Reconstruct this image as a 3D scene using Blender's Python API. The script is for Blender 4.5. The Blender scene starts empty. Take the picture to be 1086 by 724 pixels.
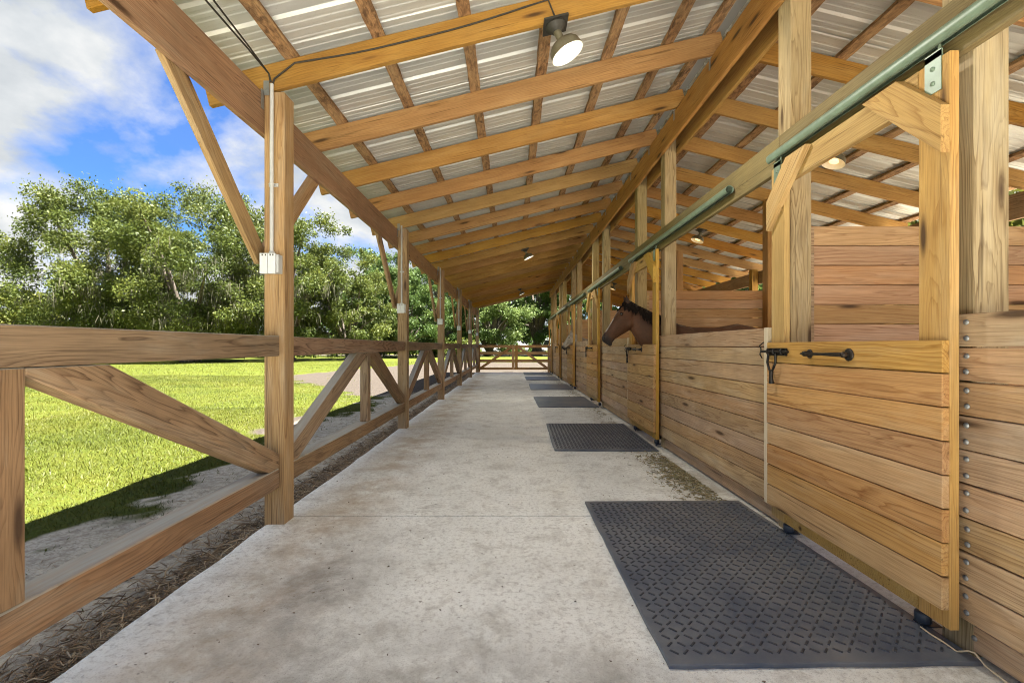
import bpy, bmesh, math, random
import numpy as np
from mathutils import Matrix, Vector

random.seed(7)
np.random.seed(7)
scene = bpy.context.scene
COL = scene.collection

# ------------------------------------------------------------------ camera
F = 480.0 / 1086.0          # focal length in picture widths
CAMH = 1.235
cam_d = bpy.data.cameras.new('camera')
cam_d.sensor_width = 36.0
cam_d.lens = 36.0 * F
cam_d.shift_x = 0.0
cam_d.shift_y = 5.0 / 1086.0
cam_d.clip_start = 0.05
cam_d.clip_end = 3000
cam = bpy.data.objects.new('camera', cam_d)
COL.objects.link(cam)
cam.location = (0, 0, CAMH)
cam.rotation_euler = (math.pi / 2, 0, 0)
scene.camera = cam

# ------------------------------------------------------------------ world / sun
SUN = Vector((0.40, -0.10, 0.91)).normalized()      # towards the sun
elev = math.asin(SUN.z)
azim = math.atan2(SUN.x, SUN.y)
world = bpy.data.worlds.new('World')
scene.world = world
world.use_nodes = True
wn, wl = world.node_tree.nodes, world.node_tree.links
wn.clear()
w_out = wn.new('ShaderNodeOutputWorld')
w_bg = wn.new('ShaderNodeBackground')
w_bg.inputs['Strength'].default_value = 0.06
w_sky = wn.new('ShaderNodeTexSky')
w_sky.sky_type = 'NISHITA'
w_sky.sun_disc = False
w_sky.sun_elevation = elev
w_sky.sun_rotation = azim
w_sky.air_density = 1.1
w_sky.dust_density = 0.4
w_sky.ozone_density = 2.0
w_tc = wn.new('ShaderNodeTexCoord')
# clouds live on a plane overhead: direction divided by its height
w_sep = wn.new('ShaderNodeSeparateXYZ')
wl.new(w_tc.outputs['Generated'], w_sep.inputs[0])
def wmath(op, a, b=None, clamp=False):
    n = wn.new('ShaderNodeMath'); n.operation = op; n.use_clamp = clamp
    for i, v in enumerate((a, b)):
        if v is None: continue
        if isinstance(v, (int, float)): n.inputs[i].default_value = v
        else: wl.new(v, n.inputs[i])
    return n.outputs[0]
zz = wmath('ADD', wmath('MAXIMUM', w_sep.outputs['Z'], 0.0), 0.45)
cx = wmath('DIVIDE', w_sep.outputs['X'], zz)
cy = wmath('DIVIDE', w_sep.outputs['Y'], zz)
w_cmb = wn.new('ShaderNodeCombineXYZ')
wl.new(cx, w_cmb.inputs[0]); wl.new(cy, w_cmb.inputs[1])
w_map = wn.new('ShaderNodeMapping')
w_map.inputs['Location'].default_value = (4.75, 0.05, 2.7)
wl.new(w_cmb.outputs[0], w_map.inputs[0])
def wnoise(scale, detail, rough, dist=0.0, off=0.0):
    n = wn.new('ShaderNodeTexNoise')
    n.inputs['Scale'].default_value = scale
    n.inputs['Detail'].default_value = detail
    n.inputs['Roughness'].default_value = rough
    n.inputs['Distortion'].default_value = dist
    if off:
        m = wn.new('ShaderNodeMapping'); m.inputs['Location'].default_value = (off, off * 1.7, off * .3)
        wl.new(w_map.outputs[0], m.inputs[0]); wl.new(m.outputs[0], n.inputs['Vector'])
    else:
        wl.new(w_map.outputs[0], n.inputs['Vector'])
    return n.outputs['Fac']
def wramp(fac, stops):
    n = wn.new('ShaderNodeValToRGB')
    cr = n.color_ramp
    while len(cr.elements) < len(stops): cr.elements.new(0.5)
    for e, (p, c) in zip(cr.elements, stops):
        e.position = p; e.color = (*c, 1) if len(c) == 3 else c
    wl.new(fac, n.inputs[0])
    return n.outputs['Color']
c_low = wmath('MULTIPLY', wmath('POWER', wmath('SUBTRACT', 1.0, w_sep.outputs['Z'], clamp=True), 5.0), 0.16)
c_cov = wramp(wmath('ADD', wnoise(1.9, 10, 0.56, 0.15), c_low), [(0.42, (0.06,) * 3), (0.48, (0.5,) * 3), (0.54, (1, 1, 1))])
c_shade = wramp(wnoise(3.2, 7, 0.55, 0.1, 4.3), [(0.36, (1.15, 1.25, 1.34)), (0.50, (1.62, 1.69, 1.74)), (0.62, (2.15, 2.14, 2.10))])
w_boost = wn.new('ShaderNodeMix'); w_boost.data_type = 'RGBA'; w_boost.blend_type = 'MULTIPLY'
w_boost.inputs['Factor'].default_value = 1.0
wl.new(w_sky.outputs[0], w_boost.inputs['A'])
w_boost.inputs['B'].default_value = (0.155, 0.29, 0.50, 1)
w_mix = wn.new('ShaderNodeMix'); w_mix.data_type = 'RGBA'
wl.new(c_cov, w_mix.inputs['Factor'])
wl.new(w_boost.outputs['Result'], w_mix.inputs['A'])
wl.new(c_shade, w_mix.inputs['B'])
wl.new(w_mix.outputs['Result'], w_bg.inputs['Color'])
wl.new(w_bg.outputs[0], w_out.inputs['Surface'])

sun_d = bpy.data.lights.new('sun', 'SUN')
sun_d.energy = 5.0
sun_d.angle = math.radians(0.6)
sun_d.color = (1.0, 0.95, 0.86)
sun = bpy.data.objects.new('sun', sun_d)
COL.objects.link(sun)
sun.rotation_euler = (-SUN).to_track_quat('-Z', 'Y').to_euler()

scene.view_settings.view_transform = 'Standard'
scene.view_settings.look = 'None'
scene.view_settings.gamma = 1.0
scene.view_settings.exposure = 3.0
scene.cycles.use_denoising = True
scene.cycles.filter_width = 1.0
scene.cycles.max_bounces = 10
scene.cycles.diffuse_bounces = 6
scene.cycles.glossy_bounces = 4
scene.cycles.transmission_bounces = 4
scene.cycles.transparent_max_bounces = 8
scene.cycles.caustics_reflective = False
scene.cycles.caustics_refractive = False

# ------------------------------------------------------------------ object helpers
WM = {}
def put(o, M=None, parent=None):
    """link o with world matrix M below parent"""
    M = M if M is not None else Matrix.Identity(4)
    COL.objects.link(o)
    WM[o.name] = M
    if parent is not None:
        o.parent = parent
        o.matrix_basis = WM[parent.name].inverted() @ M
    else:
        o.matrix_basis = M
    return o
def tag(o, label=None, cat=None, group=None, kind=None):
    if label: o['label'] = label
    if cat: o['category'] = cat
    if group: o['group'] = group
    if kind: o['kind'] = kind
    return o
def empty(name, loc, label, cat, group=None, rotz=0):
    o = bpy.data.objects.new(name, None)
    o.empty_display_size = 0.2
    put(o, Matrix.Translation(loc) @ Matrix.Rotation(rotz, 4, 'Z'))
    return tag(o, label, cat, group)
def mesh_np(name, verts, faces, mat=None, smooth=False):
    me = bpy.data.meshes.new(name)
    me.from_pydata([tuple(v) for v in verts], [], [tuple(f) for f in faces])
    if mat: me.materials.append(mat)
    if smooth:
        me.polygons.foreach_set('use_smooth', [True] * len(me.polygons))
    me.update()
    return me
def mesh_fast(name, V, Fq, mat=None, smooth=False):
    """numpy verts (n,3) and faces (m,k)"""
    me = bpy.data.meshes.new(name)
    n, (m, k) = len(V), Fq.shape
    me.vertices.add(n); me.vertices.foreach_set('co', np.ascontiguousarray(V, np.float32).ravel())
    me.loops.add(m * k); me.loops.foreach_set('vertex_index', np.ascontiguousarray(Fq, np.int32).ravel())
    me.polygons.add(m)
    me.polygons.foreach_set('loop_start', np.arange(0, m * k, k, dtype=np.int32))
    me.polygons.foreach_set('loop_total', np.full(m, k, np.int32))
    if smooth: me.polygons.foreach_set('use_smooth', np.ones(m, bool))
    if mat: me.materials.append(mat)
    me.update(calc_edges=True)
    return me
def add_attr(me, name, vals, domain='POINT'):
    a = me.attributes.new(name, 'FLOAT', domain)
    a.data.foreach_set('value', np.ascontiguousarray(vals, np.float32))
def ob(name, me, M=None, parent=None):
    return put(bpy.data.objects.new(name, me), M, parent)
class MB:
    """collects shapes into one mesh"""
    def __init__(s): s.v = []; s.f = []; s.sm = []
    def add(s, verts, faces, smooth=False):
        b = len(s.v); s.v += [tuple(v) for v in verts]
        s.f += [tuple(i + b for i in f) for f in faces]; s.sm += [smooth] * len(faces)
    def box(s, lo, hi, M=None):
        x0, y0, z0 = lo; x1, y1, z1 = hi
        vs = [Vector(p) for p in ((x0,y0,z0),(x1,y0,z0),(x1,y1,z0),(x0,y1,z0),(x0,y0,z1),(x1,y0,z1),(x1,y1,z1),(x0,y1,z1))]
        if M is not None: vs = [M @ v for v in vs]
        s.add(vs, [(0,3,2,1),(4,5,6,7),(0,1,5,4),(1,2,6,5),(2,3,7,6),(3,0,4,7)])
    def tube(s, pts, rad, n=8, caps=True, smooth=True):
        pts = [Vector(p) for p in pts]
        rr = rad if isinstance(rad, (list, tuple)) else [rad] * len(pts)
        vs, fs = [], []
        prev = None
        for i, p in enumerate(pts):
            d = (pts[min(i + 1, len(pts) - 1)] - pts[max(i - 1, 0)]).normalized()
            up = prev if prev is not None else (Vector((0, 0, 1)) if abs(d.z) < .9 else Vector((1, 0, 0)))
            a = d.cross(up).normalized(); b = a.cross(d).normalized(); prev = b
            for k in range(n):
                t = 2 * math.pi * k / n
                vs.append(p + (a * math.cos(t) + b * math.sin(t)) * rr[i])
        for i in range(len(pts) - 1):
            for k in range(n):
                fs.append((i*n+k, i*n+(k+1)%n, (i+1)*n+(k+1)%n, (i+1)*n+k))
        s.add(vs, fs, smooth)
        if caps:
            s.add(vs[:n], [tuple(range(n))][::1]); s.add(vs[-n:], [tuple(range(n))[::-1]])
    def lathe(s, prof, n=20, M=None, smooth=True):
        vs, fs = [], []
        for (r, z) in prof:
            for k in range(n):
                t = 2 * math.pi * k / n
                v = Vector((r * math.cos(t), r * math.sin(t), z))
                vs.append(M @ v if M is not None else v)
        for i in range(len(prof) - 1):
            for k in range(n):
                fs.append((i*n+k, i*n+(k+1)%n, (i+1)*n+(k+1)%n, (i+1)*n+k))
        s.add(vs, fs, smooth)
    def prism(s, poly, M, t):
        """polygon in local xy extruded by t along local z"""
        n = len(poly)
        vs = [M @ Vector((x, y, 0)) for x, y in poly] + [M @ Vector((x, y, t)) for x, y in poly]
        s.add(vs, [tuple(range(n))[::-1], tuple(range(n, 2*n))] + [(i, (i+1)%n, n+(i+1)%n, n+i) for i in range(n)])
    def mesh(s, name, mat):
        me = mesh_np(name, s.v, s.f, mat)
        me.polygons.foreach_set('use_smooth', s.sm)
        return me
    def build(s, name, mat, parent=None, M=None):
        if parent is not None and M is None:      # vertices were given in world space
            return ob(name, s.mesh(name, mat), Matrix.Identity(4), parent)
        return ob(name, s.mesh(name, mat), M, parent)

_box_cache = {}
def board_mesh(L, w, t, mat, bev=0.003):
    """bevelled board, length along x, width w along z, thickness t along y, centred"""
    key = (round(L, 3), round(w, 3), round(t, 3), mat.name, bev)
    if key in _box_cache: return _box_cache[key]
    bm = bmesh.new()
    bmesh.ops.create_cube(bm, size=1.0)
    bmesh.ops.scale(bm, vec=(L, t, w), verts=bm.verts)
    if bev: bmesh.ops.bevel(bm, geom=list(bm.edges), offset=bev, segments=1, affect='EDGES', profile=0.5)
    me = bpy.data.meshes.new('board')
    bm.to_mesh(me); bm.free()
    me.materials.append(mat)
    _box_cache[key] = me
    return me
def frame_from(a, b, up):
    a, b = Vector(a), Vector(b)
    x = (b - a).normalized()
    z = Vector(up); z = (z - x * z.dot(x)).normalized()
    y = z.cross(x)
    M = Matrix((x, y, z)).transposed().to_4x4()
    M.translation = (a + b) / 2
    return M
def timber(name, a, b, w, t, mat, parent, up=(0, 0, 1), bev=0.003, flip=None):
    """board from a to b (centre line); w along 'up', t across"""
    L = (Vector(b) - Vector(a)).length
    M = frame_from(a, b, up)
    if flip is None: flip = random.random() < .5
    if flip: M = M @ Matrix.Rotation(math.pi, 4, 'Z')
    return ob(name, board_mesh(L, w, t, mat, bev), M, parent)

# ------------------------------------------------------------------ material helpers
def new_mat(name):
    m = bpy.data.materials.new(name); m.use_nodes = True
    nt = m.node_tree; b = nt.nodes['Principled BSDF']
    return m, nt, nt.nodes, nt.links, b
class NT:
    def __init__(s, nt): s.n, s.l = nt.nodes, nt.links
    def _in(s, sock, v):
        if v is None: return
        if hasattr(v, 'is_output'): s.l.new(v, sock)
        elif isinstance(v, (tuple, list)):
            dv = sock.default_value
            sock.default_value = (*v, 1) if len(v) == 3 and len(dv) == 4 else v
        else: sock.default_value = v
    def math(s, op, a, b=None, c=None, clamp=False):
        n = s.n.new('ShaderNodeMath'); n.operation = op; n.use_clamp = clamp
        for i, v in enumerate((a, b, c)): s._in(n.inputs[i], v)
        return n.outputs[0]
    def vmath(s, op, a, b=None):
        n = s.n.new('ShaderNodeVectorMath'); n.operation = op
        s._in(n.inputs[0], a)
        if b is not None: s._in(n.inputs[3] if op == 'SCALE' else n.inputs[1], b)
        return n.outputs['Value'] if op in ('LENGTH', 'DOT_PRODUCT') else n.outputs[0]
    def noise(s, vec, scale=5, detail=4, rough=.5, dist=0, out='Fac'):
        n = s.n.new('ShaderNodeTexNoise')
        if vec is not None: s.l.new(vec, n.inputs['Vector'])
        n.inputs['Scale'].default_value = scale; n.inputs['Detail'].default_value = detail
        n.inputs['Roughness'].default_value = rough; n.inputs['Distortion'].default_value = dist
        return n.outputs[out]
    def ramp(s, fac, stops, interp='LINEAR'):
        n = s.n.new('ShaderNodeValToRGB'); cr = n.color_ramp; cr.interpolation = interp
        while len(cr.elements) < len(stops): cr.elements.new(.5)
        for e, (p, c) in zip(cr.elements, stops):
            e.position = p
            e.color = (c, c, c, 1) if isinstance(c, (int, float)) else (*c, 1)
        s.l.new(fac, n.inputs[0]); return n.outputs['Color']
    def mix(s, f, a, b, mode='MIX'):
        n = s.n.new('ShaderNodeMix'); n.data_type = 'RGBA'; n.blend_type = mode
        s._in(n.inputs['Factor'], f); s._in(n.inputs['A'], a); s._in(n.inputs['B'], b)
        return n.outputs['Result']
    def map(s, vec, scale=(1, 1, 1), loc=(0, 0, 0)):
        n = s.n.new('ShaderNodeMapping'); n.inputs['Scale'].default_value = scale; n.inputs['Location'].default_value = loc
        s.l.new(vec, n.inputs[0]); return n.outputs[0]
    def node(s, t): return s.n.new(t)
    def bump(s, h, strength, dist=.01):
        n = s.n.new('ShaderNodeBump'); n.inputs['Strength'].default_value = strength; n.inputs['Distance'].default_value = dist
        s.l.new(h, n.inputs['Height']); return n.outputs[0]

def wood(name, early, late, stain, stain_amt=.4, knot=(.05, .025, .012), ring=62.0, grime=0.0, rough=.75, pale=(.5, .4, .28), pale_amt=.15, vary=.25, contrast=1.0, weather=0.0):
    m, nt, nn, ll, b = new_mat(name)
    g = NT(nt)
    tc = g.node('ShaderNodeTexCoord').outputs['Object']
    oi = g.node('ShaderNodeObjectInfo').outputs['Random']
    wnz = g.node('ShaderNodeTexWhiteNoise'); wnz.noise_dimensions = '1D'
    ll.new(oi, wnz.inputs['W'])
    rnd = wnz.outputs['Color']
    off = g.vmath('MULTIPLY', g.vmath('SUBTRACT', rnd, (.5, .5, .5)), (60.0, .16, .18))
    p = g.vmath('ADD', tc, off)
    # knots
    vor = g.node('ShaderNodeTexVoronoi'); vor.feature = 'F1'; vor.inputs['Scale'].default_value = 1.0
    ll.new(g.map(p, (1.5, 8.0, 8.0)), vor.inputs['Vector'])
    kd = vor.outputs['Distance']
    ksep = g.node('ShaderNodeSeparateColor'); ll.new(vor.outputs['Color'], ksep.inputs[0])
    kon = g.math('GREATER_THAN', ksep.outputs[0], .35)
    kfar = g.math('MULTIPLY', g.math('SMOOTH_MIN', g.math('SUBTRACT', 1.0, g.math('MULTIPLY', kd, 2.0), clamp=True), 1.0, .2), kon)
    # rings round a wandering pith
    warp = g.noise(g.map(p, (.9, 5, 5)), 1.0, 3, .55, out='Color')
    wv = g.vmath('MULTIPLY', g.vmath('SUBTRACT', warp, (.5, .5, .5)), (0, .085, .085))
    q = g.vmath('ADD', p, wv)
    sp = g.node('ShaderNodeSeparateXYZ'); ll.new(q, sp.inputs[0])
    tilt = g.math('MULTIPLY', g.math('SINE', g.math('MULTIPLY', sp.outputs[0], .55)), .06)
    y = g.math('ADD', sp.outputs[1], tilt)
    r = g.math('SQRT', g.math('ADD', g.math('POWER', y, 2.0), g.math('POWER', sp.outputs[2], 2.0)))
    r = g.math('ADD', r, g.math('MULTIPLY', kfar, .035))
    irr = g.noise(g.vmath('MULTIPLY', q, (.15, 26.0, 26.0)), 1.0, 2, .5)
    fr = g.math('FRACT', g.math('ADD', g.math('MULTIPLY', r, ring * 1.35), g.math('MULTIPLY', irr, 2.6)))
    ringv = g.ramp(fr, [(0, .12), (.45, .1), (.80, .62), (.9, 1.0), (.97, .55), (1.0, .12)], 'EASE')
    fine = g.noise(g.map(p, (5, 260, 260)), 1.0, 3, .6)
    mid = g.noise(g.map(p, (1.6, 22, 22)), 1.0, 4, .6)
    blot = g.noise(g.map(p, (1.1, 5, 5)), 1.0, 5, .6)
    fade = g.ramp(g.noise(g.map(p, (1.2, 7, 7), (2, 5, 8)), 1.0, 4, .6), [(.32, .25), (.62, 1.0)])
    fac = g.math('ADD', g.math('MULTIPLY', g.math('MULTIPLY', ringv, fade), .60 * contrast), g.math('MULTIPLY', g.math('SUBTRACT', mid, .5), .9), clamp=True)
    col = g.mix(fac, early, late)
    col = g.mix(g.math('MULTIPLY', g.ramp(blot, [(.42, 0), (.68, 1)]), stain_amt), col, stain)
    col = g.mix(g.math('MULTIPLY', g.ramp(g.noise(g.map(p, (1.3, 9, 9), (7, 3, 1)), 1.0, 5, .65), [(.50, 0), (.72, 1)]), pale_amt), col, pale)
    hs = g.node('ShaderNodeHueSaturation')
    r3 = g.node('ShaderNodeSeparateColor'); ll.new(rnd, r3.inputs[0])
    ll.new(g.math('ADD', 1 - vary / 2, g.math('MULTIPLY', r3.outputs[1], vary)), hs.inputs['Value'])
    ll.new(g.math('ADD', .88, g.math('MULTIPLY', r3.outputs[2], .24)), hs.inputs['Saturation'])
    ll.new(g.math('ADD', .492, g.math('MULTIPLY', r3.outputs[0], .016)), hs.inputs['Hue'])
    ll.new(col, hs.inputs['Color'])
    col = hs.outputs['Color']
    col = g.mix(g.ramp(fine, [(.3, .35), (.55, 0)]), col, tuple(c * .45 for c in late))
    # checks: long thin drying cracks
    crk = g.noise(g.map(p, (1.2, 60, 60), (3, 9, 2)), 1.0, 2, .5)
    crm = g.math('MULTIPLY', g.ramp(crk, [(.66, 0), (.71, 1)]), .55)
    col = g.mix(crm, col, tuple(c * .3 for c in late))
    kcore = g.math('MULTIPLY', g.ramp(kd, [(.07, 1), (.16, 0)]), kon)
    kring = g.math('MULTIPLY', g.ramp(kd, [(.10, .7), (.30, 0)]), kon)
    col = g.mix(g.math('MULTIPLY', kring, .6), col, late)
    col = g.mix(g.math('MULTIPLY', kcore, .9), col, knot)
    if grime:
        gp = g.node('ShaderNodeNewGeometry').outputs['Position']
        gn = g.noise(g.map(gp, (1.7, 1.7, .9)), 1.6, 6, .65)
        col = g.mix(g.math('MULTIPLY', g.ramp(gn, [(.45, 0), (.70, 1)]), grime), col, (.09, .075, .055))
    if weather:
        gn2 = g.node('ShaderNodeNewGeometry').outputs['Normal']
        sn = g.node('ShaderNodeSeparateXYZ'); ll.new(gn2, sn.inputs[0])
        wf = g.math('MULTIPLY', g.ramp(sn.outputs[2], [(.55, 0), (.75, 1)]), g.ramp(mid, [(.3, .55), (.6, .95)]))
        col = g.mix(g.math('MULTIPLY', wf, weather), col, (.42, .42, .36))
    ll.new(col, b.inputs['Base Color'])
    b.inputs['Roughness'].default_value = rough
    b.inputs['Specular IOR Level'].default_value = .25
    hgt = g.math('ADD', g.math('MULTIPLY', ringv, .35), g.math('SUBTRACT', g.math('MULTIPLY', fine, .5), g.math('MULTIPLY', crm, 1.2)))
    ll.new(g.bump(hgt, .35, .003), b.inputs['Normal'])
    return m

def plain(name, col, rough=.5, metal=0.0, var=.15, scale=30, bump=0.0, dirt=None, dirt_amt=.3):
    m, nt, nn, ll, b = new_mat(name); g = NT(nt)
    tc = g.node('ShaderNodeTexCoord').outputs['Object']
    n = g.noise(tc, scale, 5, .6)
    c = g.mix(g.ramp(n, [(.3, 0), (.7, 1)]), tuple(x * (1 - var) for x in col), tuple(min(1, x * (1 + var)) for x in col))
    if dirt: c = g.mix(g.math('MULTIPLY', g.ramp(g.noise(tc, scale * .35, 6, .7), [(.45, 0), (.7, 1)]), dirt_amt), c, dirt)
    ll.new(c, b.inputs['Base Color'])
    b.inputs['Roughness'].default_value = rough; b.inputs['Metallic'].default_value = metal
    if bump: ll.new(g.bump(n, bump, .004), b.inputs['Normal'])
    return m

W_FENCE = wood('weathered_brown_pine', (.34, .220, .130), (.085, .043, .022), (.24, .155, .095), .55, grime=.25, pale=(.42, .36, .27), pale_amt=.45, contrast=1.75, weather=.9)
W_BEAM = wood('brown_beam_pine', (.37, .215, .115), (.13, .060, .028), (.24, .135, .07), .6, grime=.25, pale=(.42, .33, .22), pale_amt=.45, contrast=1.5)
W_POST = wood('treated_post_pine', (.44, .295, .155), (.15, .075, .030), (.33, .215, .115), .5, grime=.16, pale=(.49, .42, .31), pale_amt=.5, contrast=1.6)
W_POSTG = wood('greenish_treated_post', (.42, .315, .165), (.17, .105, .045), (.30, .235, .13), .6, grime=.22, pale=(.46, .40, .28), pale_amt=.5, contrast=1.7)
W_RAFT = wood('golden_rafter_pine', (.42, .23, .066), (.165, .068, .015), (.28, .14, .038), .6, pale=(.50, .34, .14), pale_amt=.3, contrast=1.0, grime=.12)
W_DOOR = wood('golden_door_pine', (.50, .295, .118), (.23, .098, .028), (.40, .21, .078), .5, pale=(.54, .41, .25), pale_amt=.4, contrast=1.5, ring=46.0, grime=.12)
W_FRAME = wood('yellow_frame_pine', (.49, .30, .095), (.26, .125, .030), (.40, .225, .070), .45, pale=(.53, .40, .21), pale_amt=.35, contrast=1.4, grime=.12)
W_WALL = wood('tan_wall_pine', (.50, .33, .18), (.22, .115, .050), (.33, .225, .135), .6, pale=(.56, .465, .35), pale_amt=.5, grime=.24, contrast=1.45, ring=50.0)
W_PART = wood('warm_partition_pine', (.50, .31, .165), (.24, .115, .05), (.38, .22, .115), .55, pale=(.55, .42, .30), pale_amt=.4, contrast=1.4, ring=48.0, grime=.12)
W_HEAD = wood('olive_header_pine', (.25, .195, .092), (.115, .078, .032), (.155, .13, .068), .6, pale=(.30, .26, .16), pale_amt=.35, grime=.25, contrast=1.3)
W_PALE = wood('pale_strip_pine', (.70, .60, .44), (.50, .38, .24), (.55, .45, .32), .3, contrast=.5)
W_GATE = wood('orange_gate_pine', (.58, .35, .14), (.33, .16, .06), (.44, .25, .10), .5)

def purlin_mat():
    m, nt, nn, ll, b = new_mat('rough_bark_edged_purlin'); g = NT(nt)
    tc = g.node('ShaderNodeTexCoord').outputs['Object']
    oi = g.node('ShaderNodeObjectInfo').outputs['Random']
    p = g.vmath('ADD', tc, g.vmath('MULTIPLY', oi, (31., 7., 3.)))
    n1 = g.noise(g.map(p, (14, 34, 34)), 1, 4, .6, .6)
    n2 = g.noise(g.map(p, (3, 9, 9)), 1, 5, .6)
    n3 = g.noise(g.map(p, (6, 150, 150)), 1, 3, .6)
    c = g.mix(g.ramp(n1, [(.36, 0), (.60, 1)]), (.10, .05, .022), (.36, .205, .095))
    c = g.mix(g.ramp(n2, [(.45, 0), (.65, .7)]), c, (.47, .30, .15))
    c = g.mix(g.ramp(n3, [(.35, .4), (.55, 0)]), c, (.08, .04, .02))
    ll.new(c, b.inputs['Base Color']); b.inputs['Roughness'].default_value = .85
    ll.new(g.bump(n1, .8, .01), b.inputs['Normal'])
    return m
W_PURL = purlin_mat()

def roof_mat():
    m, nt, nn, ll, b = new_mat('galvanised_roof_sheet'); g = NT(nt)
    gp = g.node('ShaderNodeNewGeometry').outputs['Position']
    oi = g.node('ShaderNodeObjectInfo').outputs['Random']
    n1 = g.noise(g.map(gp, (.7, 6, .7)), 1.2, 5, .6)
    n2 = g.noise(gp, 60, 3, .6)
    c = g.mix(g.ramp(n1, [(.3, 0), (.7, 1)]), (.43, .44, .435), (.59, .60, .59))
    c = g.mix(g.ramp(n2, [(.62, 0), (.74, .5)]), c, (.36, .31, .25))
    hs = g.node('ShaderNodeHueSaturation'); ll.new(c, hs.inputs['Color'])
    ll.new(g.math('ADD', .93, g.math('MULTIPLY', oi, .14)), hs.inputs['Value'])
    ll.new(hs.outputs[0], b.inputs['Base Color'])
    b.inputs['Metallic'].default_value = .25; b.inputs['Roughness'].default_value = .38
    return m
M_ROOF = roof_mat()

def concrete_mat():
    m, nt, nn, ll, b = new_mat('worn_concrete'); g = NT(nt)
    gp = g.node('ShaderNodeNewGeometry').outputs['Position']
    sx = g.node('ShaderNodeSeparateXYZ'); ll.new(gp, sx.inputs[0])
    big = g.noise(gp, .9, 6, .62, .3)
    med = g.noise(gp, 4.2, 10, .74, .15)
    grit = g.noise(gp, 34, 6, .75)
    fine = g.noise(gp, 150, 3, .7)
    c = g.mix(g.ramp(big, [(.30, 0), (.60, 1)]), (.70, .71, .655), (.86, .875, .82))
    c = g.mix(g.ramp(med, [(.34, .75), (.50, 0)]), c, (.47, .455, .40))
    c = g.mix(g.ramp(grit, [(.36, .65), (.50, 0)]), c, (.40, .385, .345))
    c = g.mix(g.ramp(grit, [(.56, 0), (.68, .5)]), c, (.93, .93, .88))
    c = g.mix(g.ramp(fine, [(.32, .6), (.45, 0)]), c, (.27, .255, .225))
    # tan mud along the open edge and by the walls
    edge = g.math('SUBTRACT', 1.0, g.math('DIVIDE', g.math('ABSOLUTE', g.math('ADD', sx.outputs[0], 1.25)), .45), clamp=True)
    wall = g.math('SUBTRACT', 1.0, g.math('DIVIDE', g.math('ABSOLUTE', g.math('SUBTRACT', sx.outputs[0], 1.66)), .40), clamp=True)
    mud = g.ramp(g.noise(gp, 1.9, 9, .72, .2), [(.42, 0), (.58, 1)])
    c = g.mix(g.math('MULTIPLY', g.math('MULTIPLY', edge, mud), .75), c, (.40, .31, .21))
    c = g.mix(g.math('MULTIPLY', g.math('MULTIPLY', wall, mud), .8), c, (.30, .255, .18))
    # dark worn, gritty patches where the aisle is entered
    for cx_, cy_, rx, ry, k in ((-.45, 1.40, 1.2, .80, 1.0), (.35, 1.40, .60, .50, 1.0), (-1.0, 2.3, .5, 1.0, .8), (.2, 15.5, 1.3, 5.0, .55)):
        d_ = g.vmath('LENGTH', g.vmath('MULTIPLY', g.vmath('SUBTRACT', gp, (cx_, cy_, 0)), (1 / rx, 1 / ry, 0)))
        nr = g.math('SUBTRACT', 1.0, d_, clamp=True)
        pm_ = g.ramp(g.math('ADD', g.math('MULTIPLY', g.noise(gp, 2.6, 9, .75, .2), .75), g.math('MULTIPLY', grit, .3)), [(.42, .05), (.60, 1.0)])
        c = g.mix(g.math('MULTIPLY', g.math('MULTIPLY', nr, pm_), k), c, (.175, .160, .135))
    # streaks pulled along the aisle by hooves and brooms, small chips
    stk = g.noise(g.map(gp, (9, 1.4, 1)), 1.6, 6, .7)
    c = g.mix(g.ramp(stk, [(.60, 0), (.72, .4)]), c, (.42, .40, .355))
    pit = g.noise(gp, 19, 4, .65)
    c = g.mix(g.ramp(pit, [(.665, 0), (.70, .75)]), c, (.19, .175, .15))
    ll.new(c, b.inputs['Base Color']); b.inputs['Roughness'].default_value = .82
    b.inputs['Specular IOR Level'].default_value = .3
    h = g.math('ADD', g.math('MULTIPLY', grit, .7), g.math('MULTIPLY', med, .8))
    ll.new(g.bump(h, .45, .008), b.inputs['Normal'])
    return m
M_CONC = concrete_mat()

def rubber_mat():
    m, nt, nn, ll, b = new_mat('black_stall_rubber'); g = NT(nt)
    tc = g.node('ShaderNodeTexCoord').outputs['Object']
    n1 = g.noise(tc, 2.2, 6, .65); n2 = g.noise(tc, 140, 3, .6)
    c = g.mix(g.ramp(n1, [(.36, 0), (.62, 1)]), (.068, .088, .122), (.145, .158, .172))
    c = g.mix(g.ramp(n2, [(.58, 0), (.72, .5)]), c, (.15, .14, .125))
    sx = g.node('ShaderNodeSeparateXYZ'); ll.new(tc, sx.inputs[0])
    dust = g.math('MULTIPLY', g.math('ADD', g.math('MULTIPLY', sx.outputs[1], .55), g.math('ADD', g.math('MULTIPLY', sx.outputs[0], .5), .1), clamp=True), g.ramp(g.noise(tc, 5, 6, .7), [(.35, .2), (.65, 1)]))
    c = g.mix(g.math('MULTIPLY', dust, .45), c, (.17, .15, .12))
    ll.new(c, b.inputs['Base Color']); b.inputs['Roughness'].default_value = .42
    ll.new(g.bump(n2, .25, .002), b.inputs['Normal'])
    return m
M_RUB = rubber_mat()
M_TREAD = plain('worn_black_tread', (.034, .040, .050), .4, var=.3)
M_BLACK = plain('black_iron', (.022, .021, .02), .45, .6, dirt=(.10, .06, .035), dirt_amt=.4)
M_BLKPLASTIC = plain('blue_black_roller_plastic', (.03, .042, .062), .4)
M_TRACK = plain('green_painted_track', (.17, .235, .18), .45, .1, dirt=(.13, .16, .10), dirt_amt=.4, scale=14)
M_ZINC = plain('zinc_steel', (.27, .285, .295), .5, .6, dirt=(.3, .26, .2))
M_PVC = plain('grey_conduit_plastic', (.50, .52, .53), .45, var=.06)
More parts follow.
